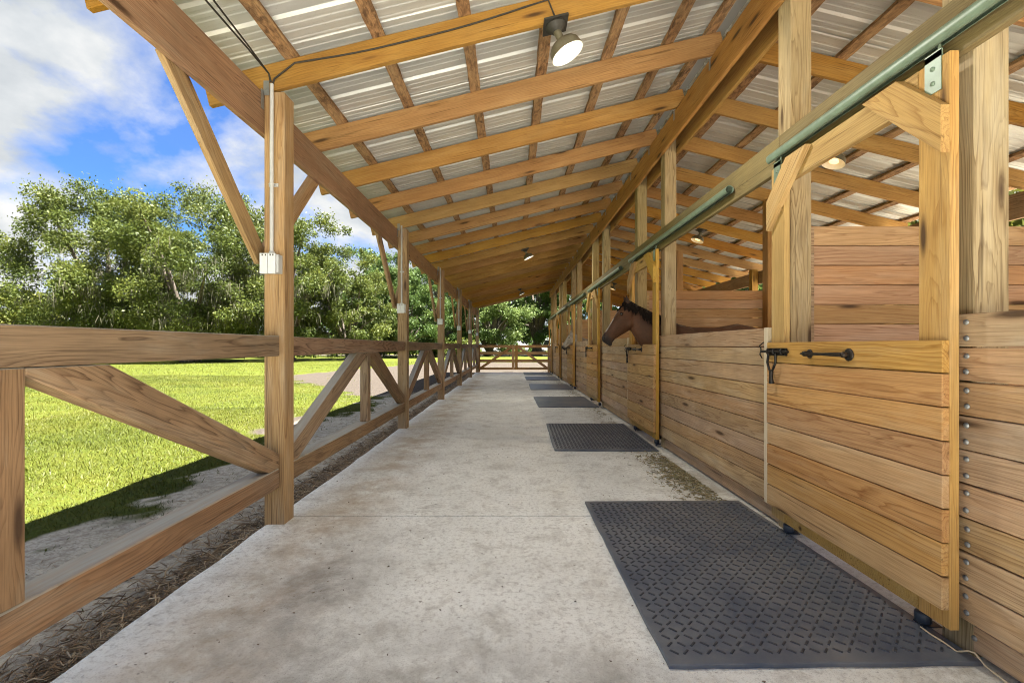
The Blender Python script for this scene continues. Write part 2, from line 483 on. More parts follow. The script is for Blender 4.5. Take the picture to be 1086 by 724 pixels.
M_BOXP = plain('pale_grey_outlet_plastic', (.66, .69, .71), .4, var=.05)
M_SHADE = plain('dusty_bronze_shade', (.16, .145, .10), .5, .5, dirt=(.27, .25, .19), dirt_amt=.6, scale=18)
M_DARK = plain('dark_fixture', (.03, .028, .024), .6)
M_WHITEIN = plain('white_enamel', (.75, .73, .66), .4, var=.04)
M_CABLE = plain('black_cable', (.02, .018, .016), .5)
M_CORD = plain('tan_cord', (.55, .46, .30), .7)
M_DIRT = plain('stall_dirt', (.16, .11, .07), .95, scale=6, bump=.5)
M_RIDGE = None
def emis(name, col, s):
    m, nt, nn, ll, b = new_mat(name)
    b.inputs['Base Color'].default_value = (.8, .8, .8, 1)
    b.inputs['Emission Color'].default_value = (*col, 1); b.inputs['Emission Strength'].default_value = s
    return m
M_LED = emis('white_led_bulb', (1, .97, .92), .7)
M_WARM = emis('warm_bulb', (1, .58, .22), .26)
def ridge_mat():
    m, nt, nn, ll, b = new_mat('translucent_ridge_strip'); g = NT(nt)
    t = g.node('ShaderNodeBsdfTranslucent'); t.inputs['Color'].default_value = (.10, .095, .085, 1)
    mx = g.node('ShaderNodeMixShader'); mx.inputs[0].default_value = .35
    ll.new(t.outputs[0], mx.inputs[1]); ll.new(b.outputs[0], mx.inputs[2])
    b.inputs['Base Color'].default_value = (.7, .7, .68, 1)
    ll.new(mx.outputs[0], nn['Material Output'].inputs['Surface'])
    return m
M_RIDGE = ridge_mat()

# ------------------------------------------------------------------ numpy noise for the terrain
def vnoise(x, y, seed=0):
    xi = np.floor(x).astype(np.int64); yi = np.floor(y).astype(np.int64)
    xf = x - xi; yf = y - yi
    def h(a, b):
        n = (a * 374761393 + b * 668265263 + seed * 1442695041) & 0xffffffff
        n = ((n ^ (n >> 13)) * 1274126177) & 0xffffffff
        return ((n ^ (n >> 16)) & 0xffff) / 65535.0
    u = xf * xf * (3 - 2 * xf); v = yf * yf * (3 - 2 * yf)
    return (h(xi, yi) * (1 - u) + h(xi + 1, yi) * u) * (1 - v) + (h(xi, yi + 1) * (1 - u) + h(xi + 1, yi + 1) * u) * v
def fbm(x, y, seed=0, o=4):
    s = np.zeros_like(x, dtype=float); a = .5; t = 0
    for i in range(o):
        s += a * vnoise(x * 2 ** i, y * 2 ** i, seed + i); t += a; a *= .5
    return s / t
def sm(e0, e1, x):
    t = np.clip((x - e0) / (e1 - e0), 0, 1); return t * t * (3 - 2 * t)
def sand_mask(x, y):
    n = fbm(x * 1.3, y * 1.3, 3) - .5
    n2 = fbm(x * 4.5, y * 4.5, 9) - .5
    w = n * 1.3 + n2 * .9
    strip = sm(-3.45, -2.85, x + w * 1.2)
    left = -3.4 - np.clip(y - 11, 0, 8.5) * .80
    blob = sm(-.5, .5, (x - left) + w * 1.5) * sm(10.5, 12.5, y + w * 2)
    up = np.clip(20.5 + (x + 9.8) * 4.0, 20, 36.5)
    blob = blob * sm(1.2, -1.2, (y - up) + w * 3)
    spots = sm(.60, .70, fbm(x * .8 + 5, y * .55 + 2, 21)) * sm(-5.2, -3.4, x) * sm(.2, 1, y) * .9
    road = sm(1.0, 0, np.abs(y - 66 + w * 3) / 9.0) * .9
    bounce_sand = sm(.2, -.8, y + w) * sm(-9, -7, x + w) * sm(-30, -26, y + w * 3)  # unseen pale sand behind the camera, added to bounce sun into the aisle
    back = sm(5.6, 6.4, x + w) * sm(12, 10, x + w * 2) * sm(30, 26, y + w * 3)  # pale sand added behind the stalls to bounce sun under their roof
    return np.clip(np.maximum.reduce([strip * sm(24, 22, y), blob, spots, road, bounce_sand, back]), 0, 1)
def sun_dim_mask(x, y):
    return np.clip(sm(-3.3, -3.8, x) + sm(11, 13, y), 0, 1) * sm(-.5, .5, y)  # where the sand lies out in the sun and is coloured darker
def ground_h(x, y):
    return -.06 + (fbm(x * .35, y * .35, 31) - .5) * .06 + (fbm(x * 3, y * 3, 41, 3) - .5) * .035 * sm(-30, -6, -np.abs(x))

# ------------------------------------------------------------------ ground
def ground_mat():
    m, nt, nn, ll, b = new_mat('sandy_lawn_ground'); g = NT(nt)
    gp = g.node('ShaderNodeNewGeometry').outputs['Position']
    at = g.node('ShaderNodeAttribute'); at.attribute_name = 'sand'
    s = g.ramp(at.outputs['Fac'], [(.3, 0), (.7, 1)])
    n1 = g.noise(gp, 1.3, 6, .65); n2 = g.noise(gp, 14, 6, .7); n3 = g.noise(gp, 70, 3, .7)
    grass = g.mix(g.ramp(n1, [(.3, 0), (.7, 1)]), (.055, .067, .008), (.082, .087, .010))
    grass = g.mix(g.ramp(n2, [(.35, .7), (.6, 0)]), grass, (.07, .105, .018))
    grass = g.mix(g.ramp(n3, [(.55, 0), (.75, .5)]), grass, (.26, .255, .07))
    sand = g.mix(g.ramp(n1, [(.3, 0), (.7, 1)]), (.50, .455, .35), (.64, .595, .475))
    sand = g.mix(g.ramp(n2, [(.36, .75), (.56, 0)]), sand, (.26, .215, .165))
    dim_at = g.node('ShaderNodeAttribute'); dim_at.attribute_name = 'sun_dim'
    sand = g.mix(dim_at.outputs['Fac'], sand, g.mix(g.ramp(n2, [(.35, 0), (.65, 1)]), (.036, .030, .025), (.064, .055, .047)))  # sunlit sand given a darker colour to offset the sun's brightness
    sand = g.mix(g.ramp(n3, [(.32, .7), (.5, 0)]), sand, (.20, .16, .125))
    c = g.mix(s, grass, sand)
    ll.new(c, b.inputs['Base Color']); b.inputs['Roughness'].default_value = .95
    b.inputs['Specular IOR Level'].default_value = .1
    h = g.math('ADD', g.math('MULTIPLY', n2, 1.0), g.math('MULTIPLY', n3, .5))
    ll.new(g.bump(h, .8, .03), b.inputs['Normal'])
    return m
M_GROUND = ground_mat()
gx = np.unique(np.concatenate([np.linspace(-900, -120, 12), np.linspace(-120, -24, 49), np.linspace(-24, -8, 65), np.linspace(-8, 2.2, 103), np.linspace(2.2, 40, 40), np.linspace(40, 900, 14)]))
gy = np.unique(np.concatenate([np.linspace(-500, -10, 10), np.linspace(-10, 0, 21), np.linspace(0, 14, 117), np.linspace(14, 45, 125), np.linspace(45, 120, 60), np.linspace(120, 1500, 16)]))
GX, GY = np.meshgrid(gx, gy)
GZ = ground_h(GX, GY)
under = (GX > -1.66) & (GX < 5.7) & (GY > -4.6) & (GY < 21.35)
GZ = np.where(under, -.22, GZ)
V = np.stack([GX.ravel(), GY.ravel(), GZ.ravel()], 1)
nx, ny = len(gx), len(gy)
I = np.arange(nx * ny).reshape(ny, nx)
Q = np.stack([I[:-1, :-1].ravel(), I[:-1, 1:].ravel(), I[1:, 1:].ravel(), I[1:, :-1].ravel()], 1)
me = mesh_fast('ground', V, Q, M_GROUND, True)
add_attr(me, 'sand', sand_mask(V[:, 0], V[:, 1])); add_attr(me, 'sun_dim', sun_dim_mask(V[:, 0], V[:, 1]))
tag(ob('ground', me), 'lawn and pale sandy ground around the barn', 'ground', kind='structure')

# ------------------------------------------------------------------ aisle slab
Y0, Y1 = -4.3, 21.45
slab = MB(); slab.box((-1.70, Y0, -.20), (1.97, Y1 - .02, -.014))
floor_o = tag(slab.build('aisle_floor', M_CONC, None), 'pale worn concrete floor of the open barn aisle', 'floor', kind='structure')
WM[floor_o.name] = Matrix.Identity(4)
ys = [Y0, -.37, 3.29, 6.95, 10.61, 14.27, 17.93, Y1]
def slab_mesh(y0, y1, seed):
    rng = np.random.RandomState(seed)
    n = 46
    yy = np.linspace(y0 + .005, y1 - .005, n)
    xl = -1.715 + (fbm(yy * 1.5, yy * 0 + 3.3, 77, 4) - .5) * .07
    prof = [(0.0, -.2), (0.0, -.02), (.012, -.004), (.03, 0.0)]
    vs, fs = [], []
    for i in range(n):
        row = [(xl[i] + dx, yy[i], z) for dx, z in prof] + [(1.975, yy[i], 0.0), (1.975, yy[i], -.2)]
        vs += row
    k = len(prof) + 2
    for i in range(n - 1):
        for j in range(k - 1):
            fs.append((i * k + j, (i + 1) * k + j, (i + 1) * k + j + 1, i * k + j + 1))
    fs.append(tuple(range(k))); fs.append(tuple((n - 1) * k + j for j in range(k))[::-1])
    return mesh_np('concrete_slab', vs, fs, M_CONC)
for i in range(len(ys) - 1):
    ob('concrete_slab', slab_mesh(ys[i], ys[i + 1], i), None, floor_o)
sf = MB(); sf.box((1.98, Y0, -.2), (5.6, Y1, -.01))
tag(sf.build('stall_floor', M_DIRT, None), 'brown dirt floor inside the stalls', 'floor', kind='structure')

# ------------------------------------------------------------------ barn
barn = empty('horse_barn', (1.9, 8.5, 0), 'long open wooden horse barn with metal roof, stall doors and aisle', 'barn')
S = 3.66
SL = .245                                       # roof slope
CS = math.cos(math.atan(SL))
RIDGE_X = 1.905
EAVE_Z = 2.99                                   # rafter underside at X = -1.72
def raf_bottom(x):
    return EAVE_Z + SL * ((x if x <= RIDGE_X else 2 * RIDGE_X - x) + 1.72)
PL = [3.14 + S * k for k in range(-1, 6)]       # near faces of the posts on the open side
for y in PL:
    timber('post', (-1.65, y + .07, -.02), (-1.65, y + .07, raf_bottom(-1.66) - .005 if y > 0 else 1.34), .14, .14, W_POST, barn, up=(0, 1, 0), bev=.005)
# eave beam in lengths butted behind the posts
yj = [.28] + [PL[i] + .07 for i in (2, 4)] + [21.62]
yj = sorted(set(yj))
for a, b in zip(yj[:-1], yj[1:]):
    timber('eave_beam', (-1.740, a + .002, 2.845), (-1.740, b - .002, 2.845), .286, .038, W_BEAM, barn)
for i, y in enumerate(PL):
    for s in (-1, 1):
        yc = y + .07
        y_post = yc + s * .03; y_beam = yc + s * .84
        if y_beam < .4 or y_beam > 21.7: continue
        timber('knee_brace', (-1.779, y_post - s * .02, 1.85), (-1.779, y_beam + s * .05, 2.77), .13, .036, W_POST, barn, up=(0, -s, 1))
# stall front posts
PR = []
for k in range(0, 6):
    for y in (1.80 + 3.65 * k, 2.99 + 3.65 * k):
        PR.append(y)
for y in PR:
    timber('post', (1.91, y + .07, -.1), (1.91, y + .07, 3.845), .14, .14, W_POSTG, barn, up=(0, 1, 0), bev=.005)
# back posts and middle posts carrying the partitions
for k in range(0, 6):
    yb = 2.99 + 3.65 * k + .07
    timber('post', (3.82, yb, -.1), (3.82, yb, raf_bottom(3.82) - .01), .14, .14, W_RAFT, barn, up=(0, 1, 0), bev=.005)
    timber('post', (5.53, yb, -.1), (5.53, yb, raf_bottom(5.53) - .01), .14, .14, W_RAFT, barn, up=(0, 1, 0), bev=.005)
# ridge boards either side of the posts, header over the doors, back eave beam
for a, b in ((.28, 3.05), (3.05, 10.35), (10.35, 17.65), (17.65, 21.65)):
    for x in (1.819, 2.001):
        timber('ridge_beam', (x, a + .002, 3.70), (x, b - .002, 3.70), .286, .038, W_RAFT, barn)
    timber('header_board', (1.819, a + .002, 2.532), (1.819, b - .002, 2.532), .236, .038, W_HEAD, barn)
    timber('eave_beam', (5.62, a + .002, 2.79), (5.62, b - .002, 2.79), .286, .038, W_BEAM, barn)

# ---- roof: rafters, purlins, ribbed sheets
roof_mb = MB()
zr = raf_bottom(RIDGE_X) + .184 / CS + .038 / CS
# narrow translucent ridge strip standing proud of the sheets
for s in (-1, 1):
    M = Matrix.Translation((RIDGE_X, 0, zr + .075))
    vs = [(RIDGE_X, 0.25, zr + .045), (RIDGE_X, 21.95, zr + .045), (RIDGE_X + s * .26, 21.95, zr + .045 - .26 * SL), (RIDGE_X + s * .26, 0.25, zr + .045 - .26 * SL)]
    vs += [(x, y, z + .003) for x, y, z in vs]
    roof_mb.add(vs, [(0, 1, 2, 3), (7, 6, 5, 4), (0, 4, 5, 1), (1, 5, 6, 2), (2, 6, 7, 3), (3, 7, 4, 0)])
roof = roof_mb.build('roof', M_RIDGE, barn)
WM[roof.name] = Matrix.Identity(4)
RY = [3.14 + .915 * k for k in range(-3, 21)]
for y in RY:
    yc = y + .019 + random.uniform(-.006, .006)
    for s in (-1, 1):
        xa, xb = (-2.12, RIDGE_X - .012) if s < 0 else (2 * RIDGE_X + 2.12, RIDGE_X + .012)
        za = raf_bottom(xa) + .092 / CS; zb = raf_bottom(xb) + .092 / CS
        timber('rafter', (xa, yc, za), (xb, yc, zb), .184, .038, W_RAFT, roof)
        # steel ties at the ridge beam
    tie = MB()
    zt = raf_bottom(1.80)
    tie.box((1.795, yc + .020, zt - .11), (1.7985, yc + .05, zt + .02)); tie.box((1.76, yc + .0195, zt - .02), (1.7985, yc + .022, zt + .09))
    tie.build('rafter_tie', M_ZINC, roof)
    if min(abs(y - q) for q in PL) < .05:
        tie = MB(); zt = raf_bottom(-1.72)
        tie.box((-1.7195, yc - .055, zt - .12), (-1.716, yc - .022, zt + .01)); tie.box((-1.7195, yc - .023, zt - .02), (-1.68, yc - .0205, zt + .08))
        tie.build('rafter_tie', M_ZINC, roof)
PXS = [-2.08, -1.53, -.93, -.33, .26, .85, 1.40, 1.78]
def purlin_mesh(L):
    n = int(L / .12)
    vs, fs = [], []
    rng = random.Random(5)
    for i in range(n + 1):
        x = -L / 2 + L * i / n
        j = [rng.uniform(-.004, .004) for _ in range(8)]
        vs += [(x, -.0445 + j[0], -.019 + j[1] * .6), (x, .0445 + j[2], -.019 + j[3] * .6), (x, .0445 + j[4], .019), (x, -.0445 + j[6], .019)]
    for i in range(n):
        for k in range(4):
            fs.append((i*4+k, i*4+(k+1)%4, (i+1)*4+(k+1)%4, (i+1)*4+k))
    fs += [(3, 2, 1, 0), tuple(n*4+k for k in range(4))]
    return mesh_np('purlin', vs, fs, W_PURL)
pur_segs = [(.27, 3.2), (3.2, 7.8), (7.8, 12.4), (12.4, 17.0), (17.0, 21.85)]
pm = {}
for s in (-1, 1):
    for i, px in enumerate(PXS):
        x = px if s < 0 else 2 * RIDGE_X - px
        z = raf_bottom(x) + .184 / CS + .019 / CS
        ang = -math.atan(SL) * s
        for (a, b) in pur_segs:
            L = round(b - a - .004, 3)
            if L not in pm: pm[L] = purlin_mesh(L)
            # local x -> world y, local y -> slope direction, local z -> roof normal
            xd = Vector((0, 1, 0)); zd = Vector((-SL * CS, 0, CS)) if s < 0 else Vector((SL * CS, 0, CS))
            yd = zd.cross(xd)
            M = Matrix((xd, yd, zd)).transposed().to_4x4(); M.translation = (x, (a + b) / 2, z)
            if (i + s) % 2: M = M @ Matrix.Rotation(math.pi, 4, 'Z')
            ob('purlin', pm[L], M, roof)
def sheet_mesh(L, W=.915):
    pts = []
    for r in range(4):
        y0 = -W / 2 + r * W / 4
        pts += [(y0 + .000, 0), (y0 + .006, 0), (y0 + .020, .019), (y0 + .042, .019), (y0 + .056, 0)]
        for q in (.098, .156):
            pts += [(y0 + q - .012, 0), (y0 + q - .005, .0045), (y0 + q + .012, .0045), (y0 + q + .019, 0)]
    pts += [(W / 2 + .003, 0), (W / 2 + .012, -.004), (W / 2 + .030, -.004)]
    vs, fs = [], []
    xs = np.linspace(0, L, 9)
    for x in xs: vs += [(x, y, z) for y, z in pts]
    n = len(pts)
    for i in range(len(xs) - 1):
        for k in range(n - 1): fs.append((i*n+k, (i+1)*n+k, (i+1)*n+k+1, i*n+k+1))
    return mesh_np('roof_sheet', vs, fs, M_ROOF)
Ls = (RIDGE_X - .045 + 2.20) / CS
shm = sheet_mesh(Ls)
for s in (-1, 1):
    xe = -2.20 if s < 0 else 2 * RIDGE_X + 2.20
    ze = raf_bottom(xe) + (.184 + .038 + .004) / CS
    xd = Vector((CS, 0, SL * CS)) if s < 0 else Vector((-CS, 0, SL * CS))
    for i in range(24):
        yc = .27 + .915 * (i + .5)
        zd = Vector((-SL * CS, 0, CS)) if s < 0 else Vector((SL * CS, 0, CS))
        yd = zd.cross(xd)
        M = Matrix((xd, yd, zd)).transposed().to_4x4()
        M.translation = (xe + random.uniform(-.006, .006), yc, ze)
        ob('roof_sheet', shm, M, roof)

# ---- stall fronts
PITCH = .1357
WTOP, WBOT = 1.366, .145
def jit(a): return random.uniform(-a, a)
for k in range(0, 6):
    ya = 2.99 + 3.65 * (k - 1) + .02; yb = 1.80 + 3.65 * k + .12
    if k == 0: ya = .3
    sk = MB(); sk.box((1.925, ya + .13, -.02), (1.963, yb - .13, .17))
    wall = sk.build('stall_wall', W_POST, barn)
    WM[wall.name] = Matrix.Identity(4)
    for i in range(9):
        z = WBOT + PITCH * (i + .5)
        x = 1.820 + jit(.0025)
        timber('plank', (x, ya + jit(.004), z + jit(.001)), (x, yb + jit(.003), z + jit(.001)), PITCH - .006 + jit(.001), .036, W_WALL, wall)
    # skirting timber low on the front, and the bolts that hold the planks to the post
    timber('skirt_timber', (1.858, ya + .12, .07), (1.858, yb - .005, .07), .10, .035, W_WALL, wall)
    if k == 0:
        bm_ = MB()
        bm_.lathe([(0, .006), (.007, .005), (.010, .003), (.0115, 0)], 12, Matrix.Rotation(-math.pi / 2, 4, 'Y'))
        bme = bm_.mesh('bolt', M_ZINC)
        for i in range(9):
            for d in (-.032, .032):
                ob('bolt', bme, Matrix.Translation((1.802 - .0025, 1.792 + jit(.004), WBOT + PITCH * (i + .5) + d + jit(.004))), wall)
        ob('bolt', bme, Matrix.Translation((1.8395, 1.80, .075)), wall)
# partitions between the stalls
for k in range(0, 6):
    yp = 2.99 + 3.65 * k + .14
    nb = MB(); nb.box((1.985, yp - .09, 0), (2.03, yp - .003, 2.03))
    part = nb.build('partition', W_POST, barn)
    WM[part.name] = Matrix.Identity(4)
    for i in range(15):
        z = .03 + .1357 * (i + .5)
        timber('plank', (1.99 + jit(.004), yp + .019 + jit(.002), z), (5.60, yp + .019 + jit(.002), z), .1357 - .004, .034, W_PART, part)
# back wall of the stalls
for k in range(0, 6):
    ya = max(2.99 + 3.65 * (k - 1) + .18, .3); yb = 2.99 + 3.65 * k + .13
    nb = MB(); nb.box((5.56, ya + .1, 0), (5.598, yb - .1, .1))
    bw = nb.build('back_wall', W_PART, barn); WM[bw.name] = Matrix.Identity(4)
    for i in range(10):
        z = .03 + .1357 * (i + .5)
        timber('plank', (5.62 + jit(.002), ya, z), (5.62 + jit(.002), yb, z), .1317, .034, W_PART, bw)

# ---- sliding doors
def door(k):
    y0, y1 = 1.788 + 3.65 * k, 3.02 + 3.65 * k
    XS, XP = 1.75, 1.715
    fr = MB()
    fr.box((1.7325, y0 + .142, .115), (1.768, y1 - .142, .245))
    d = fr.build('sliding_door', W_FRAME, barn); WM[d.name] = Matrix.Identity(4)
    for yc in (y0 + .07, y1 - .07):
        timber('stile', (XS, yc, .112), (XS, yc, 2.405), .14, .038, W_FRAME, d, up=(0, 1, 0))
    timber('middle_rail', (XS, y0 + .142, 1.175), (XS, y1 - .142, 1.175), .14, .036, W_FRAME, d)
    timber('top_rail', (XS, y0 + .142, 2.337), (XS, y1 - .142, 2.337), .14, .036, W_FRAME, d)
    ph = (1.262 - .188) / 8
    for i in range(8):
        z = .188 + ph * (i + .5)
        x = XP + jit(.0015)
        timber('plank', (x, y0 + jit(.003), z), (x, y1 + jit(.003), z), ph - .005, .030, W_DOOR, d)
    # corner braces, cut level with the rail and plumb with the stile
    for s, ye in ((1, y0), (-1, y1)):
        poly = [(ye + s * .212, 2.403), (ye + s * .404, 2.403), (ye + s * .002, 2.0), (ye + s * .002, 2.19)]
        if s > 0: poly = [poly[0], poly[1], poly[2], poly[3]]
        mb = MB()
        vs = [(1.7305, a, b) for a, b in poly] + [(1.695, a, b) for a, b in poly]
        f = [(0, 1, 2, 3), (7, 6, 5, 4), (0, 4, 5, 1), (1, 5, 6, 2), (2, 6, 7, 3), (3, 7, 4, 0)]
        if s > 0: f = [q[::-1] for q in f]
        # keep the grain running along the brace
        c = Vector((1.713, ye + s * .2, 2.2)); ax = Vector((0, s, 1)).normalized(); az = Vector((0, -s, 1)).normalized()
        R = Matrix((ax, az.cross(ax), az)).transposed().to_4x4(); R.translation = c
        Ri = R.inverted()
        mb.add([Ri @ Vector(v) for v in vs], f)
        ob('brace', mb.mesh('brace', W_FRAME), R, d)
    # hangers: strap plate bolted on the stile, trolley up in the track
    for yc in (y0 + .07, y1 - .07):
        h = MB()
        h.box((1.7265, yc - .036, 2.27), (1.7300, yc + .036, 2.43)); h.box((1.735, yc - .036, 2.4055), (1.760, yc + .036, 2.41)); h.box((1.7265, yc - .036, 2.4055), (1.7355, yc + .036, 2.4355))
        h.tube([(1.755, yc, 2.41), (1.755, yc, 2.475)], .006, 8)
        for dz in (2.31, 2.37): h.lathe([(0, .007), (.009, .004), (.010, 0)], 8, Matrix.Translation((1.7265, yc, dz)) @ Matrix.Rotation(-math.pi / 2, 4, 'Y'))
        h.build('hanger', M_TRACK, d)
    # pull handle
    hd = MB(); xz = XP - .017
    ya_, yb_ = y1 - .44, y1 - .74
    for yy, r in ((ya_, .026), (yb_, .032)):
        hd.lathe([(0, .008), (r * .8, .008), (r, .004), (r, 0)], 16, Matrix.Translation((xz, yy, 1.192)) @ Matrix.Rotation(-math.pi / 2, 4, 'Y'))
        hd.lathe([(0, .042), (.013, .040), (.016, .030), (.013, .006)], 12, Matrix.Translation((xz, yy, 1.192)) @ Matrix.Rotation(-math.pi / 2, 4, 'Y'))
    hd.tube([(xz - .032, ya_ + .035, 1.192), (xz - .032, ya_, 1.192), (xz - .032, (ya_ + yb_) / 2, 1.192), (xz - .032, yb_, 1.192)], [.004, .009, .008, .013], 10)
    hd.build('pull_handle', M_BLACK, d)
    # slide bolt with its hanging hasp
    lt = MB(); yl = y1 - .02
    lt.box((xz - .006, yl - .21, 1.175), (xz - .0005, yl - .005, 1.222))
    lt.tube([(xz - .018, yl - .24, 1.2), (xz - .018, yl + .045, 1.2)], .009, 10)
    for q in (.03, .10, .18): lt.tube([(xz - .001, yl - q, 1.183), (xz - .022, yl - q, 1.184), (xz - .03, yl - q, 1.2), (xz - .022, yl - q, 1.216), (xz - .001, yl - q, 1.217)], .006, 6)
    lt.tube([(xz - .024, yl - .045, 1.19), (xz - .028, yl - .04, 1.13), (xz - .03, yl - .065, 1.085), (xz - .03, yl - .085, 1.075), (xz - .03, yl - .105, 1.085), (xz - .028, yl - .13, 1.13), (xz - .024, yl - .125, 1.19)], .0075, 8)
    lt.tube([(xz - .028, yl - .085, 1.075), (xz - .03, yl - .085, 1.03), (xz - .026, yl - .085, .995)], [.013, .012, .016], 8)
    lt.tube([(xz - .01, yl + .055, 1.155), (xz - .03, yl + .045, 1.18), (xz - .02, yl + .05, 1.215), (xz - .04, yl + .03, 1.24), (xz - .02, yl + .015, 1.262)], .004, 6)
    lt.build('latch', M_BLACK, d)
for k in range(0, 6):
    door(k)
    y1 = 3.02 + 3.65 * k
    timber('door_stop', (1.756, y1 + .034, .18), (1.756, y1 + .034, 1.36), .05, .085, W_PALE, barn, up=(0, 1, 0))
    # round track, open slot below, and its brackets
    tr = MB()
    ya, yb = (0.0 + 3.65 * k, 3.07 + 3.65 * k)
    if k == 0: ya = .3
    cx_, cz_, n = 1.755, 2.497, 14
    outer = [(cx_ + .034 * math.cos(t), cz_ + .034 * math.sin(t)) for t in np.linspace(math.radians(-68), math.radians(248), n)]
    inner = [(cx_ + .031 * math.cos(t), cz_ + .031 * math.sin(t)) for t in np.linspace(math.radians(-68), math.radians(248), n)]
    loop = outer + inner[::-1]; m_ = len(loop)
    vs = [(x, ya, z) for x, z in loop] + [(x, yb, z) for x, z in loop]
    tr.add(vs, [(i, i + m_, (i + 1) % m_ + m_, (i + 1) % m_) for i in range(m_)], True)
    for i in range(n - 1):
        a, b_ = i, m_ - 1 - i
        tr.add([vs[a], vs[a + 1], vs[b_ - 1], vs[b_]], [(0, 1, 2, 3)]); tr.add([vs[m_ + a], vs[m_ + a + 1], vs[m_ + b_ - 1], vs[m_ + b_]], [(3, 2, 1, 0)])
    for yy in np.arange(ya + .25, yb, .6):
        tr.box((1.786, yy - .02, 2.50), (1.7995, yy + .02, 2.56))
    tr.build('door_track', M_TRACK, barn)
    # rollers on floor brackets that keep the door from swinging out
    for yy in ((1.985 + 3.65 * k), (2.95 + 3.65 * k)):
        rl = MB()
        rl.lathe([(0, .046), (.026, .046), (.030, .041), (.030, .005), (.026, 0), (0, 0)], 18, Matrix.Translation((1.802, yy, .028)))
        rl.tube([(1.802, yy, .0), (1.802, yy, .082)], .007, 8); rl.box((1.785, yy - .03, .0185), (1.86, yy + .03, .0235))
        rl.build('roller_guide', M_BLKPLASTIC, barn)

# ------------------------------------------------------------------ railing on the open side
rail = empty('aisle_railing', (-1.66, 8.5, 0), 'weathered brown timber railing with diagonal braces between the open-side posts', 'fence')
XI = -1.612
for i in range(len(PL) - 1):
    a, b = PL[i] + .14, PL[i + 1]
    timber('top_rail', (XI - .045, a + .001, 1.235), (XI - .045, b - .001, 1.235 + jit(.002)), .14, .09, W_FENCE, rail, bev=.005)
    timber('bottom_rail', (XI - .068, a + .001, .322), (XI - .068, b - .001, .322), .135, .136, W_FENCE, rail, bev=.006)
    ym = (a + b) / 2 + .075
    timber('upright', (XI - .045, ym, .391), (XI - .045, ym, 1.164), .092, .09, W_FENCE, rail, up=(0, 1, 0), bev=.004)
    for s, ye in ((-1, a), (1, b)):
        ys_ = ym + s * .047
        # diagonal from the foot of the post up to the top of the upright
        zt, zb, w = 1.163, .391, .145
        dy = abs(ye - ys_); L = math.hypot(dy, zt - zb)
        th = math.atan2(zt - zb, dy)
        cut = w / math.sin(th)
        # profile in (y,z): level cut under the rail, plumb cut at the post
        hv = w / math.cos(th)
        poly = [(ys_, zt), (ys_ + s * cut * .92, zt), (ye, zb + hv * .62), (ye, zb), (ye - s * cut * .38, zb), (ys_, zt - .03)]
        c = Vector((XI - .045, (ys_ + ye) / 2, (zt + zb) / 2)); ax = Vector((0, ye - ys_, zb - zt)).normalized(); ay = Vector((1, 0, 0)); az = ax.cross(ay)
        R = Matrix((ax, ay, az)).transposed().to_4x4(); R.translation = c; Ri = R.inverted()
        vs = [Ri @ Vector((XI - .002, y, z)) for y, z in poly] + [Ri @ Vector((XI - .088, y, z)) for y, z in poly]
        n = len(poly)
        f = [tuple(range(n)), tuple(range(n, 2 * n))[::-1]] + [(i_, n + i_, n + (i_ + 1) % n, (i_ + 1) % n) for i_ in range(n)]
        if s < 0: f = [q[::-1] for q in f]
        bm = bmesh.new()
        bv = [bm.verts.new(v) for v in vs]
        for q in f: bm.faces.new([bv[j] for j in q])
        bmesh.ops.recalc_face_normals(bm, faces=bm.faces)
        bmesh.ops.bevel(bm, geom=list(bm.edges), offset=.004, segments=1, affect='EDGES', profile=.5)
        dm = bpy.data.meshes.new('diagonal_brace'); bm.to_mesh(dm); bm.free(); dm.materials.append(W_FENCE)
        ob('diagonal_brace', dm, R, rail)

# ------------------------------------------------------------------ end gate
gate = empty('end_gate', (.1, 21.6, 0), 'orange-brown timber gate panel closing the far end of the aisle', 'gate')
gy_, x0, x1 = 21.66, -1.56, 1.72
timber('top_rail', (x0, gy_, 1.225), (x1, gy_, 1.225), .13, .05, W_GATE, gate)
timber('bottom_rail', (x0, gy_, .165), (x1, gy_, .165), .11, .05, W_GATE, gate)
for z in (.90, .535): timber('middle_rail', (x0, gy_ + .042, z), (x1, gy_ + .042, z), .135, .03, W_GATE, gate)
for x, w in ((x0 - .03, .14), (.06, .13), (.21, .13), (x1 + .05, .14)):
    timber('upright', (x, gy_ - .03, 0.0 if abs(x) > 1 else .115), (x, gy_ - .03, 1.285), w, .05, W_GATE, gate, up=(1, 0, 0))
for s, xa, xb in ((-1, -.01, x0 + .05), (1, .28, x1 - .03)):
    timber('diagonal_brace', (xa, gy_ - .026, 1.20), (xb, gy_ - .026, .18), .12, .03, W_GATE, gate, up=(-s, 0, 1))
# corner post at the end of the stall row
timber('post', (1.91, 21.42, 0), (1.91, 21.42, 3.845), .14, .14, W_POSTG, barn, up=(0, 1, 0), bev=.005)

